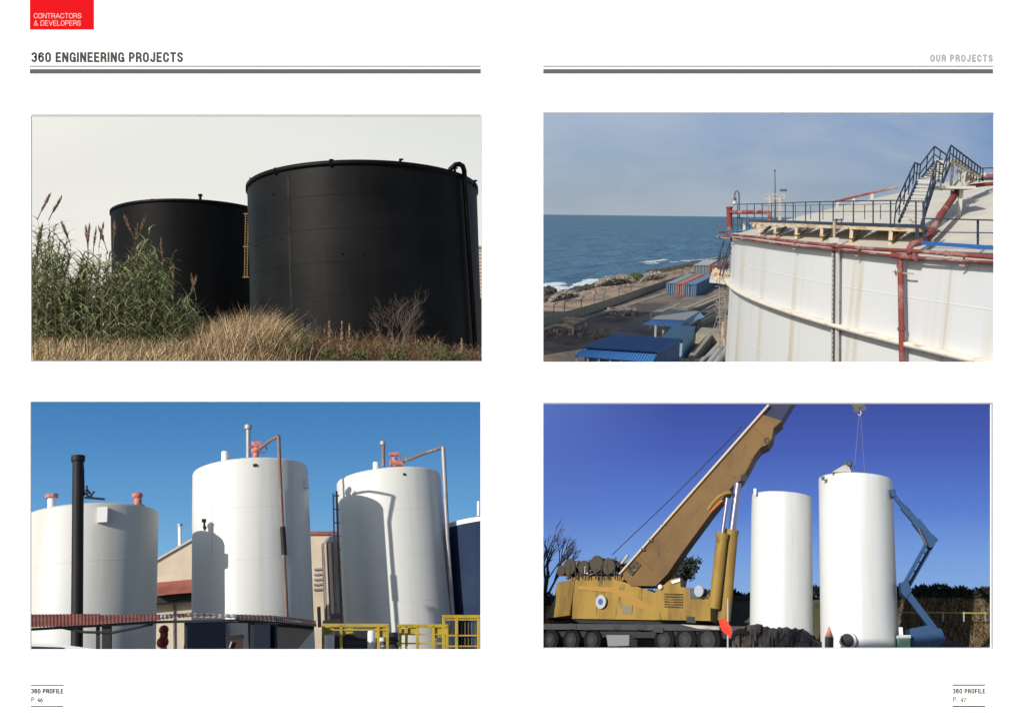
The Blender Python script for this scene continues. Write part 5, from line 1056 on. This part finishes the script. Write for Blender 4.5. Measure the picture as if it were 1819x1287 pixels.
MB().box(c4(1043, 1012, -.1), (.2, .1, .3)).build('filter', m_whm, ct)
# boom
bm = [(1103, 1020), (1355, 736), (1389, 747), (1374, 760), (1371, 778), (1364, 788), (1350, 795), (1340, 808), (1328, 832), (1316, 852), (1300, 864), (1262, 912), (1225, 962), (1205, 990), (1186, 1018), (1165, 1040), (1120, 1040)]
pr(bm, 1.1, m_boom, 'boom', -.1)
for k in range(1, 9): p_, q_ = c4(1103+k*29.5, 1020-k*32.5, -.13), c4(1103+k*29.5+26, 1020-k*32.5+24, -.13); MB().bar(p_, q_, .05, .03).build('boom_stiffener', m_boom, ct)
def flange(x0, y0, x1, y1, d, w_=.1, m=m_yc): MB().bar(c4(x0, y0, d), c4(x1, y1, d), w_, w_).build('boom_flange', m, ct)
m_edge = mat('lit_boom_edge', (.42, .35, .24), .6); flange(1101, 1019, 1366, 719, -.18, .08, m_edge)  # pale colour stands for the light along the boom's upper edge
pr([(1351, 738), (1364, 722), (1396, 690), (1422, 690), (1406, 717), (1388, 746)], .9, m_nvy, 'boom_section', 0)
MB().tube([c4(1362, 782, -.15), c4(1362, 782, 1.0)], .12, 14).build('boom_roller', m_brn, ct)
MB().tube([c4(1322, 848, -.2), c4(1322, 848, 1.0)], .13, 14).build('cylinder_pin', m_drk, ct)
pr([(1112, 1012), (1128, 994), (1138, 1002), (1122, 1022)], .12, m_brn, 'boom_patch', -.2)
for (x, y) in ((1157, 960), (1181, 930), (1143, 976)): MB().box(c4(x, y, -.15), (.16, .2, .1)).build('cable_guide', m_drk, ct)
# luffing cylinders
dcy = -1.0
def cyl4(x0, y0, x1, y1, r, m, nm, d=dcy, n=16): return MB().tube([c4(x0, y0, d), c4(x1, y1, d)], r, n).build(nm, m, ct)
cyl4(1269, 1080, 1283, 948, .2, m_yc, 'cylinder_barrel'); cyl4(1286, 1102, 1300, 942, .225, m_yc, 'cylinder_barrel', dcy+.5)
cyl4(1283, 950, 1292, 884, .075, m_chr, 'cylinder_rod'); cyl4(1300, 944, 1311, 858, .13, m_chr, 'cylinder_rod', dcy+.5)
cyl4(1282, 955, 1283.5, 946, .22, m_yc, 'barrel_collar'); cyl4(1299, 950, 1300.5, 940, .25, m_yc, 'barrel_collar', dcy+.5)
MB().tube([c4(1258, 905, dcy), c4(1266, 893, dcy), c4(1278, 881, dcy), c4(1290, 875, dcy), c4(1299, 874, dcy)], .07, 8).build('hose', m_yc, ct); MB().tube([c4(1262, 909, dcy), c4(1278, 893, dcy), c4(1284, 888, dcy)], .04, 8).build('hose', mat('orange_hose', (.45, .12, .03), .6), ct)
m_tbx = mat('mirror_grey', (.3, .32, .34), .4)
# cab / front engine block
pr([(1172, 1040), (1180, 1038), (1192, 1028), (1208, 1025), (1209, 1042), (1254, 1045), (1262, 1064), (1262, 1102), (1165, 1100), (1158, 1060)], 1.4, m_yc, 'cab', -.5)
pr([(1225, 1044), (1250, 1046), (1258, 1062), (1226, 1062)], .05, mat('cab_glass', (.06, .08, .1), .15, spec=.6), 'cab_window', -.58)
for k in range(6): MB().bar(c4(1180, 1054+k*4.5, -.58), c4(1212, 1055+k*4.5, -.58), .035).build('grille_slat', m_brn, ct)
p = c4(1241, 1049, -.9); MB().tube([p, p+nv*.06], .2, 18).build('mirror', m_tbx, ct)
pr([(1192, 1031), (1208, 1027), (1208, 1032), (1194, 1036)], .1, m_whm, 'cab_trim', -.6); MB().ball(c4(1173, 1042, -.6), .1, 6).build('lamp', m_whm, ct)
MB().tube([c4(1087, 985, .3), c4(1200, 878, .3), c4(1318, 758, .3)], .018, 4).build('pendant_rope', m_drk, ct)
# carrier
m_hub = mat('dusty_hub', (.035, .034, .032), .8); m_tb = mat('tool_box_grey', (.17, .175, .18), .7)
pr([(950, 1107), (1200, 1108), (1330, 1112), (1330, 1120), (1200, 1119), (950, 1117)], 2.4, mat('carrier_deck_grey', (.035, .036, .038), .7), 'carrier_deck', -.4)
pr([(950, 1118), (1330, 1121), (1330, 1134), (950, 1130)], 2.2, m_drk, 'chassis', .0)
pr([(1016, 1098), (1262, 1102), (1240, 1108), (1030, 1106)], 1.8, m_drk, 'turntable', .2)
for (x, r) in ((978, .44), (1015, .46), (1052, .45), (1180, .46), (1218, .46), (1258, .5)):
    p = c4(x, 1136, -.35); MB().tube([p, p+nv*.4], r, 24).build('wheel', mat('tyre_rubber', (.009, .009, .01), .9, spec=.1), ct); MB().tube([p-nv*.03, p+nv*.04], r*.62, 18).build('rim', m_drk, ct); MB().tube([p-nv*.05, p+nv*.05], r*.3, 14).build('wheel_hub', m_hub, ct)
MB().prism([c4(x, y, -.5) for x, y in ((1077, 1127), (1118, 1127), (1117, 1146), (1080, 1147))], nv*.5).build('tool_box', m_tb, ct)
pr([(1208, 1108), (1278, 1112), (1278, 1118), (1240, 1116)], .8, m_gpipe, 'step_plate', -.55)
b = MB()
for (x, y) in ((1018, 1112), (1040, 1116), (1096, 1112), (1140, 1113), (1170, 1118), (1228, 1100)): b.box(c4(x, y, -.5), (rnd(.15, .4), .2, rnd(.1, .25)))
tag(b.build('carrier_fittings', m_hub, ct), kind='stuff')
# flag
t = thing('warning_flag', 'bright red flag hanging on a thin pole in front of the crane carrier', 'flag', P4, q4(1293, 1180, 37)); MB().tube([q4(1293, 1180, 37), q4(1293, 1062, 37)], .04, 8).build('pole', m_gpipe, t)
b = MB(); e = [(1277, 1101), (1284, 1097), (1293, 1104), (1300, 1116), (1302, 1126), (1297, 1133), (1291, 1126), (1284, 1122), (1279, 1112)]; b.prism([q4(x, y, 36.9+.05*math.sin(x*.8)) for x, y in e], (0, .03, 0)); b.build('cloth', mat('flag_red', (.75, .035, .015), .7), t)
# stacked tyres and timbers between the carrier and the heap
for (x, y, r, lab) in ((1318, 1136, .42, 'black tyre leaning at the end of the crane carrier, left one'), (1337, 1141, .36, 'smaller black tyre beside the covered heap')):
    t = thing('spare_tyre', lab, 'tyre', P4, q4(x, 1175, 36)); k_ = q4(x, y, 35.2)
    b = MB(); pts = [k_+Vector((math.cos(g_*.2618)*r*.72, 0, math.sin(g_*.2618)*r*.72)) for g_ in range(25)]; b.tube(pts, r*.28, 8, False); b.build('tread', mat('tyre_black', (.01, .01, .011), .9, spec=.1), t)
# heap
b = MB(); m_hp = mat('dark_tarpaulin', (.035, .03, .027), .75, n=[((.11, .08, .055), (.9, 1.2, 1.2), .5, .65)])
TH = [(1306, 1118), (1325, 1108), (1350, 1109), (1362, 1113), (1400, 1114), (1430, 1117), (1445, 1128), (1458, 1140)]
n = 48; vs = []
for j in range(9):
    for i in range(n+1):
        px = 1300+i*160/n; ty = interp(TH, px)+(j/8)**1.4*(1200-interp(TH, px)); Y = 36-j*.35+.5*math.sin(i*.7+j)*.4; vs.append(q4(px, ty+rnd(-2.5, 2.5)*(1 if j else .8), Y+rnd(-.15, .15)))
bk_ = len(vs)
b.add(vs, [(j*(n+1)+i, j*(n+1)+i+1, (j+1)*(n+1)+i+1, (j+1)*(n+1)+i) for j in range(8) for i in range(n)], False)
back = [q4(1300+i*160/n, 1200, 37.2) for i in range(n+1)]; k0 = len(b.v); b.v += back
for i in range(n): b.f.append((i+1, i, k0+i, k0+i+1)); b.sm.append(False)
tag(b.build('covered_heap', m_hp, place=P4, base=q4(1380, 1190, 36)), 'dark crumpled heap of covered material in front of the smaller tank', 'heap')
t = thing('striped_marker', 'small marker post with red pointed top at the foot of the taller tank', 'marker', P4, q4(1473, 1190, 39)); MB().lathe(q4(1473, 1131, 39), [(.02, .42), (.06, .3), (.17, 0)], 14).build('cone_top', mat('marker_red', (.5, .2, .14), .7), t); MB().tube([q4(1473, 1131, 39), q4(1472, 1185, 39)], .17, 12).build('post', m_dgrey, t)
# boom lift
m_lb = mat('lift_blue', (.005, .04, .115), .5, n=[((.008, .045, .11), (2, 2, 2), .5, .65)]); YL = 41
lf = thing('boom_lift', 'blue articulated boom lift right of the taller tank', 'lift', P4, (q4(1660, 1150, YL).x, YL, G4)); l4 = lambda x, y, d=0: q4(x, y, YL+d)
def arm(x0, y0, x1, y1, w0, nm, d=0.0, m=m_lb): return MB().bar(l4(x0, y0, d), l4(x1, y1, d), w0, w0).build(nm, m, lf)
arm(1610, 1052, 1676, 1140, .28, 'lower_arm'); arm(1606, 1038, 1650, 958, .15, 'middle_arm', -.1); arm(1612, 1044, 1659, 962, .15, 'middle_arm', .25)
for (x, y) in ((1612, 1030), (1620, 1012), (1630, 996), (1640, 980), (1648, 967)): arm(x-3, y, x+5, y+2, .07, 'arm_link')
arm(1655, 962, 1626, 925, .36, 'upper_arm'); arm(1630, 930, 1604, 900, .27, 'upper_arm', .02); arm(1607, 904, 1588, 880, .16, 'upper_arm', .03); arm(1615, 905, 1596, 886, .05, 'jib_link', -.15); arm(1588, 882, 1583, 870, .2, 'jib_head')
MB().prism([l4(1584, 868), l4(1590, 868), l4(1592, 880), l4(1586, 884)], (0, .25, 0)).build('basket_mount', m_lb, lf)
MB().tube([l4(1646, 968, -.3), l4(1632, 938, -.3)], .06, 8).build('hydraulic_ram', m_dgrey, lf); MB().prism([l4(1644, 952, -.2), l4(1657, 948, -.2), l4(1667, 958, -.2), l4(1656, 972, -.2), l4(1646, 970, -.2)], (0, .6, 0)).build('elbow_bracket', m_lb, lf)
MB().prism([l4(1599, 1034, -.2), l4(1612, 1030, -.2), l4(1620, 1048, -.2), l4(1610, 1062, -.2), l4(1601, 1052, -.2)], (0, .6, 0)).build('knee_bracket', m_lb, lf)
MB().prism([l4(1616, 1116, -.5), l4(1645, 1110, -.5), l4(1672, 1116, -.5), l4(1680, 1134, -.5), l4(1680, 1185, -.5), l4(1619, 1185, -.5)], (0, 1.3, 0)).build('turntable_body', m_lb, lf)
MB().prism([l4(1672, 1142, -.6), l4(1700, 1136, -.6), l4(1722, 1152, -.6), l4(1722, 1195, -.6), l4(1672, 1195, -.6)], (0, 1.4, 0)).build('chassis', m_drk, lf)
for x in (1640, 1705): p = l4(x, 1180, -.7); MB().tube([p, p+Vector((0, .35, 0))], .45, 20).build('wheel', m_drk, lf)
t = thing('generator_box', 'pale green equipment box beside the foot of the taller tank', 'machine', P4, q4(1607, 1180, 40.2)); MB().prism([q4(1598, 1190, 40.2), q4(1617, 1190, 40.2), q4(1617, 1132, 40.2), q4(1598, 1132, 40.2)], (0, .7, 0)).build('housing', mat('pale_green_box', (.2, .38, .26), .6), t); MB().prism([q4(1597, 1133, 40.1), q4(1618, 1133, 40.1), q4(1618, 1127, 40.1), q4(1597, 1127, 40.1)], (0, .8, 0)).build('lid', m_whm, t)
MB().box(q4(1600, 1120, 40.3), (.14, .14, .3)).build('exhaust', m_whm, t)
t = thing('digger_cab', 'small orange machine behind the crane at the left picture edge', 'machine', P4, q4(960, 1120, 51)); MB().prism([q4(945, 1130, 51), q4(975, 1130, 51), q4(978, 1082, 51), q4(968, 1078, 51), q4(966, 1056, 51), q4(945, 1054, 51)], (0, 1.2, 0)).build('body', mat('orange_machine', (.42, .2, .05), .6), t); MB().box(q4(972, 1066, 51.3), (.5, .6, .55)).build('window', m_dark, t)
